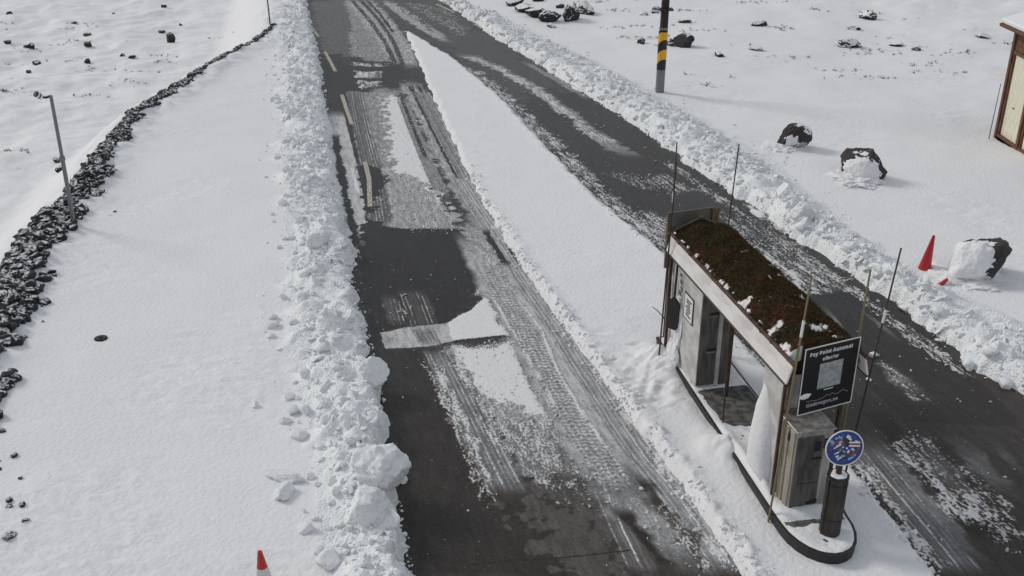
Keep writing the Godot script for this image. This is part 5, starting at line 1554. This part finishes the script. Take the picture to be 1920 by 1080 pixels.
func build_terminals() -> void:
	var turn := deg_to_rad(TURN)
	var b := Basis(Vector3.UP, turn)
	# near terminal: stainless cabinet, ribbed left side, door to the camera
	var t := thing("pay_terminal", "stainless steel pay terminal under the black sign, nearest the camera", "pay terminal", BASE + b * Vector3(0.50, 0.34, -0.27), turn, "pay terminals in the shelter")
	put("body", box(Vector3(0, 0.70, 0), Vector3(0.58, 1.40, 0.60)), M.steel, t)
	put("lid", box(Vector3(0.0, 1.412, 0.0), Vector3(0.63, 0.022, 0.66)), M.steel, t)
	var s := st()
	rib_panel(s, -0.295, 0.05, 1.36, -0.28, 0.28, 3)
	put("ribbed_side", s.commit(), M.tan_steel, t)
	var d := put("door", box(Vector3(-0.07, 0.68, 0.307), Vector3(0.40, 1.26, 0.016)), M.steel_dark, t)
	put("handle", box(Vector3(0.06, 0.93, 0.325), Vector3(0.15, 0.024, 0.024)), M.black, d)
	put("handle", box(Vector3(0.06, 0.14, 0.325), Vector3(0.17, 0.03, 0.024)), M.black, d)
	put("hinge", box(Vector3(0.135, 0.16, 0.322), Vector3(0.035, 0.06, 0.02)), M.black, d)
	put("seam", box(Vector3(-0.04, 0.50, 0.3165), Vector3(0.32, 0.010, 0.004), Basis.IDENTITY, 0.001), M.black, d)
	put("narrow_door", box(Vector3(0.215, 0.68, 0.306), Vector3(0.14, 1.26, 0.014)), M.steel, t)
	put("screen", box(Vector3(0.05, 1.14, 0.318), Vector3(0.10, 0.17, 0.012)), M.black, t)
	s = st()
	for k in 8: bx(s, Vector3(0.155 + 0.035 * (k % 2), 1.24 - 0.045 * (k / 2), 0.319), Vector3(0.026, 0.030, 0.014), Basis.IDENTITY, 0.004)
	put("keypad", s.commit(), M.black, t)
	put("lock", box(Vector3(-0.31, 1.22, 0.10), Vector3(0.03, 0.14, 0.05)), M.black, t)
	# far terminal: taller grey cabinet with a framed notice on its left side
	t = thing("pay_terminal", "tall grey pay terminal with a framed notice at the shelter's far end", "pay terminal", BASE + b * Vector3(0.46, 0.34, -4.33), turn, "pay terminals in the shelter")
	put("body", box(Vector3(-0.06, 1.01, 0), Vector3(0.44, 2.02, 1.24)), M.panel, t)
	d = put("door", box(Vector3(-0.10, 0.98, 0.628), Vector3(0.34, 1.86, 0.014)), M.steel_dark, t)
	for y: float in [1.50, 0.78]:
		put("handle", box(Vector3(-0.03, y, 0.644), Vector3(0.17, 0.025, 0.03), Basis(Vector3.BACK, 0.06)), M.black, d)
		put("handle", box(Vector3(-0.05, y - 0.05, 0.644), Vector3(0.15, 0.018, 0.02), Basis(Vector3.BACK, 0.06)), M.steel, d)
	put("service_side", box(Vector3(0.235, 1.0, 0.40), Vector3(0.14, 2.0, 0.44)), M.steel_dark, t)
	put("edge_strip", box(Vector3(0.33, 0.95, 0.58), Vector3(0.04, 1.9, 0.05)), M.black, t)
	var n := put("notice", box(Vector3(-0.286, 1.35, 0.06), Vector3(0.008, 0.52, 0.46)), M.black, t)
	put("paper", box(Vector3(-0.293, 1.35, 0.06), Vector3(0.006, 0.46, 0.38), Basis.IDENTITY, 0.001), M.white, n)
	s = st()
	for k in 7: bx(s, Vector3(-0.298, 1.50 - k * 0.05, 0.06 + (0.02 if k % 2 == 0 else -0.015)), Vector3(0.004, 0.028, 0.24 - 0.05 * (k % 3)), Basis.IDENTITY, 0.001)
	put("print", s.commit(), M.black, n)
	s = st()
	for k in 9: bx(s, Vector3(-0.284, 1.80 - k * 0.12, -0.42 + 0.03 * (k % 3)), Vector3(0.006, 0.07 + 0.03 * (k % 2), 0.10), Basis(Vector3.RIGHT, 0.3 * (k % 3)), 0.001)
	put("worn_sticker", s.commit(), M.steel_dark, t)
	var sn := put("plastered_snow", rock(660, 4, Vector3(0.06, 0.62, 0.22), 3, 0.2, false), M.snow, t)
	sn.position = Vector3(-0.28, 0.75, -0.42)
	sn = put("plastered_snow", rock(661, 4, Vector3(0.12, 0.28, 0.30), 3, 0.2, false), M.snow, t)
	sn.position = Vector3(-0.30, 0.15, -0.45)
	# snow shovel hung at the far corner
	t = thing("snow_shovel", "dark snow shovel hanging blade down at the shelter's far left corner", "shovel", BASE + b * Vector3(0.06, 0, -4.72), turn)
	put("shaft", rod(Vector3(0.0, 1.62, 0.0), Vector3(0.02, 2.42, 0.0), 0.022), M.black, t)
	s = st()
	prism(s, PackedVector2Array([Vector2(-0.04, 1.70), Vector2(0.04, 1.70), Vector2(0.13, 1.60), Vector2(0.13, 1.14), Vector2(0.08, 1.06), Vector2(-0.08, 1.06), Vector2(-0.13, 1.14), Vector2(-0.13, 1.60)]), -0.02, 0.02, Transform3D(Basis(Vector3.UP, -1.0), Vector3.ZERO))
	put("blade", s.commit(), mat(lin(0.016, 0.012, 0.011), 0.6), t)

func build_keep_sign() -> void:
	var b := Basis(Vector3.UP, deg_to_rad(TURN))
	var t := thing("keep_sign", "round blue sign covered in stickers on a thick dark bollard", "sign post", BASE + b * Vector3(0.60, 0.0, 0.60), deg_to_rad(4.0))
	var s := st()
	tube(s, [Vector3(0, 0.33, 0), Vector3(0, 0.80, 0), Vector3(0, 1.34, 0)], [0.150, 0.150, 0.150], 28)
	put("bollard", s.commit(), grain(mat(Color.WHITE, 0.55), Color(0.018, 0.013, 0.011), Color(0.045, 0.033, 0.028), 0.02, 51, Vector3(2, 0.6, 2)), t)
	for y: float in [0.62, 1.22, 1.33]:
		s = st()
		tube(s, [Vector3(0, y, 0), Vector3(0, y + 0.025, 0)], [0.155, 0.155], 28)
		put("band", s.commit(), M.black, t)
	put("cable", rod(Vector3(-0.155, 0.35, 0.06), Vector3(-0.150, 1.30, 0.06), 0.008), M.black, t)
	var sn := put("snow_cap", rock(670, 3, Vector3(0.12, 0.02, 0.12), 2, 0.15, false), M.snow, t)
	sn.position = Vector3(0.0, 1.36, 0)
	put("bracket", box(Vector3(0, 1.44, 0.0), Vector3(0.07, 0.30, 0.06)), M.brown, t)
	var d := Node3D.new()
	d.name = "disc"
	var tilt := Transform3D(Basis(Vector3.RIGHT, deg_to_rad(-8.0)), Vector3(0, 1.84, 0.05))
	s = st()
	tube(s, [Vector3(0, 0, -0.012), Vector3(0, 0, 0.012)], [0.268, 0.268], 48)
	var disc := put("disc", s.commit(), mat(lin(0.012, 0.045, 0.21), 0.4), t)
	d.free()
	disc.transform = tilt
	var torus := TorusMesh.new()
	torus.inner_radius = 0.255
	torus.outer_radius = 0.275
	torus.rings = 48
	torus.ring_segments = 8
	var rim_ := put("rim", torus, M.white, disc)
	rim_.transform = Transform3D(Basis(Vector3.RIGHT, PI / 2.0), Vector3(0, 0, 0.008))
	var cols := [[0.7, 0.7, 0.72], [0.03, 0.10, 0.35], [0.02, 0.02, 0.03], [0.25, 0.35, 0.6], [0.6, 0.45, 0.08], [0.22, 0.05, 0.05], [0.1, 0.28, 0.25], [0.62, 0.64, 0.7], [0.02, 0.06, 0.25], [0.35, 0.18, 0.1]]
	var spots := []
	var sr := RandomNumberGenerator.new()
	sr.seed = 12
	for i in 44:
		var a := i * 2.39996
		var d_ := 0.215 * sqrt((i + 0.5) / 44.0)
		spots.append([cos(a) * d_ + sr.randf_range(-0.012, 0.012), sin(a) * d_ + sr.randf_range(-0.012, 0.012), sr.randf_range(0.025, 0.085), sr.randf_range(0.02, 0.05)])
	var k := 0
	for q in spots:
		var c: Array = cols[(k * 7 + k / 3 + k / 5) % cols.size()]
		put("sticker", box(Vector3(q[0], q[1], 0.0130 + 0.0004 * (k % 9)), Vector3(q[2], q[3], 0.002), Basis(Vector3.BACK, 0.6 * sin(k * 2.3)), 0.0005), mat(lin(c[0], c[1], c[2]), 0.45), disc)
		k += 1
	for y in 3:
		put("striped_sticker", box(Vector3(0.135, 0.085 - y * 0.026, 0.0185), Vector3(0.16, 0.024, 0.002), Basis(Vector3.BACK, -0.05), 0.0005), M.white if y != 1 else mat(lin(0.25, 0.02, 0.03), 0.45), disc)

# ------------------------------------------------------------------ stakes, poles, hut, cones

func stake(a: Vector3, b: Vector3, r: float, m: Material, label: String, bands: Array) -> void:
	var t := thing("snow_stake", label, "snow stake", a, 0.0, "snow stakes")
	var d := b - a
	put("stick", rod(Vector3.ZERO, d, r, r * 0.75), m, t)
	for k in bands:
		put("reflective_band", rod(d * k[0], d * k[1], r * 1.15), M.white, t)

func build_stakes() -> void:
	var b := Basis(Vector3.UP, deg_to_rad(TURN))
	var at := func(x: float, y: float, z: float) -> Vector3: return BASE + b * Vector3(x, y, z)
	stake(at.call(-0.07, 0.02, 0.0), at.call(0.10, 4.25, 0.02), 0.017, M.bamboo, "bamboo snow stake rising past the turf at the shelter's near left corner", [[0.78, 0.84]])
	stake(at.call(1.28, 0.02, -0.55), at.call(1.36, 3.95, -0.60), 0.019, M.bamboo, "bamboo snow stake crossing in front of the black sign's right side", [[0.48, 0.53], [0.64, 0.68]])
	stake(at.call(1.42, 0.02, -0.55), at.call(1.86, 4.2, -0.70), 0.017, M.stake_dark, "leaning dark snow stake right of the black sign", [[0.72, 0.77]])
	stake(at.call(-0.08, 0.02, -4.95), at.call(0.07, 4.2, -5.1), 0.017, M.stake_dark, "dark snow stake beside the hanging shovel at the shelter's far left corner", [])
	stake(at.call(0.40, 0.02, -6.0), at.call(0.44, 4.25, -6.1), 0.016, M.stake_dark, "thin snow stake standing behind the shelter's far sign", [[0.72, 0.77]])
	stake(at.call(1.35, 0.02, -5.7), at.call(1.60, 4.2, -5.9), 0.016, M.stake_dark, "leaning thin snow stake at the shelter's far right corner", [])
	var p := Vector2(-11.68, -50.92)
	stake(Vector3(p.x, 0.0, p.y), Vector3(p.x - 0.05, 3.0, p.y), 0.035, M.stake_dark, "grey stake on the far left bank where the stone row ends", [])
	p = Vector2(15.51, -32.71)
	stake(Vector3(p.x, 0.1, p.y), Vector3(p.x + 0.08, 1.9, p.y - 0.1), 0.014, M.stake_dark, "thin dark stick leaning beside the hut's left corner post", [])

func build_poles() -> void:
	# timber pole with a striped hazard wrap and a galvanised foot
	var p := Vector2(5.56, -38.61)
	var y0 := ground_at(p.x, p.y) - 0.3
	var t := thing("utility_pole", "dark timber pole with yellow and black hazard stripes beyond the right bank", "utility pole", Vector3(p.x, y0, p.y))
	put("foot_sleeve", rod(Vector3(0, 0, 0), Vector3(0, 1.15, 0), 0.165, 0.165, 20), M.galvanised, t)
	put("shaft", rod(Vector3(0, 1.15, 0), Vector3(0.05, 8.5, 0), 0.158, 0.12, 20), M.wood_pole, t)
	put("wrap", rod(Vector3(0, 1.15, 0), Vector3(0, 2.55, 0), 0.170, 0.170, 28), M.black, t)
	# three slanting yellow bands wound round the wrap
	for k in 2:
		var s := st()
		for a in 24:
			var q := []
			for e in [[a, 0], [a + 1, 0], [a + 1, 1], [a, 1]]:
				var g: float = TAU * e[0] / 24.0
				var y: float = 1.55 + k * 0.72 + 0.16 * cos(g - 0.4) + (0.36 if e[1] == 1 else 0.0) - 0.16
				q.append(Vector3(sin(g) * 0.1735, clampf(y, 1.16, 2.54), cos(g) * 0.1735))
			quad(s, q[0], q[1], q[2], q[3], Vector3(q[0].x + q[1].x, 0, q[0].z + q[1].z))
		put("yellow_stripe", s.commit(), M.yellow, t)
	put("step_clamp", box(Vector3(0.05, 3.35, 0.02), Vector3(0.50, 0.06, 0.40)), M.black, t)
	put("strap", rod(Vector3(0.005, 2.62, 0), Vector3(0.005, 2.70, 0), 0.163, 0.163, 20), M.galvanised, t)
	# sensor pole on the embankment
	p = Vector2(-11.28, -24.97)
	y0 = ground_at(p.x, p.y) - 0.2
	t = thing("sensor_pole", "slim grey steel pole with a small camera on top among the black stones", "pole", Vector3(p.x, y0, p.y))
	put("mast", rod(Vector3.ZERO, Vector3(0.02, 1.95, 0), 0.055, 0.052, 14), M.galvanised, t)
	put("upper_mast", rod(Vector3(0.02, 1.95, 0), Vector3(0.03, 3.55, 0), 0.045, 0.042, 14), M.galvanised, t)
	put("coupling", rod(Vector3(0.02, 1.90, 0), Vector3(0.02, 2.0, 0), 0.068, 0.068, 14), M.galvanised, t)
	var s2 := st()
	tube(s2, [Vector3(0.03, 3.54, 0), Vector3(-0.10, 3.50, 0), Vector3(-0.22, 3.52, 0)], [0.03, 0.03, 0.03], 8)
	put("arm", s2.commit(), M.black, t)
	s2 = st()
	tube(s2, [Vector3(-0.19, 3.52, 0.02), Vector3(-0.27, 3.60, 0.10)], [0.07, 0.07], 14)
	var c := put("camera_head", s2.commit(), M.white, t)
	put("lens_hood", rod(Vector3(-0.26, 3.60, 0.09), Vector3(-0.29, 3.63, 0.12), 0.075, 0.075, 14), M.black, c)
	put("collar", rod(Vector3(-0.22, 3.55, 0.05), Vector3(-0.235, 3.565, 0.065), 0.074, 0.074, 14), M.black, c)

func build_hut() -> void:
	var p := Vector2(15.77, -32.94)
	var t := thing("hut", "brown wooden hut with cream boarded front and snow on its roof at the right edge", "hut", Vector3(p.x, 0.0, p.y), 0.0)
	var w := 3.2   # along the front (towards the camera)
	var dp := 2.6
	var h := 3.65
	# walls behind the front
	put("back_wall", box(Vector3(dp, h / 2.0, w / 2.0), Vector3(0.08, h, w)), M.hut_brown, t)
	for z: float in [0.05, w - 0.05]:
		for k in 12:
			put("wall_board", box(Vector3(0.16 + (dp - 0.2) * (k + 0.5) / 12.0, h / 2.0, z), Vector3((dp - 0.2) / 12.0 - 0.012, h - 0.1, 0.05)), M.hut_brown, t)
	put("floor_beam", box(Vector3(dp / 2.0, 0.08, w / 2.0), Vector3(dp, 0.2, w - 0.2)), M.hut_brown, t)
	# front: corner posts, a cream boarded bay in a dark frame, a header
	for z: float in [0.07, w * 0.5, w - 0.07]:
		put("post", box(Vector3(0.05, h / 2.0, z), Vector3(0.14, h, 0.13)), M.hut_brown, t)
	for bay in 2:
		var a := 0.14 + bay * (w * 0.5 - 0.07)
		var b := a + w * 0.5 - 0.14
		put("bay_frame", box(Vector3(0.06, 2.90, (a + b) / 2.0), Vector3(0.09, 0.10, b - a)), M.hut_brown, t)
		put("bay_sill", box(Vector3(0.055, 0.14, (a + b) / 2.0), Vector3(0.11, 0.24, b - a)), M.hut_brown, t)
		put("bay_jamb", box(Vector3(0.06, 1.55, a + 0.05), Vector3(0.07, 2.58, 0.07)), M.hut_brown, t)
		for k in 3:
			put("header_board", box(Vector3(0.07, 3.04 + k * 0.18, (a + b) / 2.0), Vector3(0.05, 0.17, b - a)), M.hut_brown, t)
		var n := 9
		for k in n:
			var zz := lerpf(a + 0.09, b, (k + 0.5) / n)
			put("cream_board", box(Vector3(0.10, 1.55, zz), Vector3(0.03, 2.58, (b - a - 0.09) / n - 0.008), Basis.IDENTITY, 0.004), M.hut_cream, t)
		put("latch", box(Vector3(0.07, 1.25, a + 0.62), Vector3(0.03, 0.03, 0.12)), M.black, t)
	# roof: low gable with the ridge across, thick snow
	for sg: float in [-1.0, 1.0]:
		var y := 3.92
		var s := st()
		bx(s, Vector3(dp / 2.0 + sg * 0.82, y, w / 2.0), Vector3(1.78, 0.10, w + 0.7), Basis(Vector3.BACK, -sg * 0.30), 0.01)
		var r := put("roof", s.commit(), M.hut_brown, t)
		put("roof_snow", box(Vector3(dp / 2.0 + sg * 0.80, y + 0.135, w / 2.0), Vector3(1.78, 0.17, w + 0.62), Basis(Vector3.BACK, -sg * 0.30), 0.06), M.snow, r)

func cone_mesh(r0: float, r1: float, h0: float, h1: float) -> ArrayMesh:
	return rod(Vector3(0, h0, 0), Vector3(0, h1, 0), r0, r1, 28)

func make_cone(label: String, at: Vector3, tilt: Basis, height: float, bands: bool) -> void:
	var t := thing("traffic_cone", label, "traffic cone", at, 0.0, "red traffic cones")
	t.basis = tilt
	var r := func(y: float) -> float: return lerpf(0.145, 0.03, y / height)
	put("body", cone_mesh(r.call(0.0), r.call(height), 0.0, height), M.red, t)
	put("base_plate", box(Vector3(0, -0.02, 0), Vector3(0.38, 0.04, 0.38), Basis.IDENTITY, 0.015), M.red, t)
	if bands:
		put("white_band", cone_mesh(r.call(height * 0.42) + 0.004, r.call(height * 0.64) + 0.004, height * 0.42, height * 0.64), M.cone_white, t)

func build_cones() -> void:
	var p := Vector2(9.63, -22.21)
	make_cone("tall red traffic cone stuck tilted in the right bank left of the nearest boulder", Vector3(p.x, 0.12, p.y), Basis(Vector3.BACK, -0.10), 0.86, false)
	p = Vector2(-3.4, -11.25)
	make_cone("red traffic cone with white band at the bottom edge on the left plateau", Vector3(p.x, 0.10, p.y), Basis(Vector3.BACK, 0.02), 0.72, true)
	p = Vector2(9.67, -21.41)
	var y := ground_at(p.x, p.y)
	make_cone("buried red cone of which only the tip sticks out beside the tall cone", Vector3(p.x - 0.35, y - 0.38, p.y + 0.1), Basis(Vector3.BACK, -0.75), 0.72, false)

func build_small_things() -> void:
	var p := Vector2(-8.37, -18.75)
	var y := ground_at(p.x, p.y)
	var s := st()
	tube(s, [Vector3(0, -0.06, 0), Vector3(0, 0.012, 0), Vector3(0, 0.022, 0)], [0.13, 0.13, 0.11], 24)
	var t := thing("manhole_lid", "small dark round lid showing alone in the smooth snow of the left plateau", "lid", Vector3(p.x, y + 0.01, p.y))
	put("lid", s.commit(), M.black, t)
	put("lid_knob", rod(Vector3(0, 0.02, 0), Vector3(0, 0.04, 0), 0.03), M.black, t)
	p = Vector2(3.05, -19.63)
	var q := Vector2(3.17, -19.51)
	s = st()
	tube(s, [Vector3(p.x - 0.09, 0.36, p.y - 0.1), Vector3(p.x, 0.33, p.y), Vector3(q.x, 0.24, q.y), Vector3(q.x + 0.1, 0.05, q.y)], [0.008, 0.010, 0.012, 0.012], 7)
	var o := put("twig", s.commit(), M.stake_dark, self)
	tag(o, "thin bent dark twig poking out of the snow beside the hanging shovel", "twig")
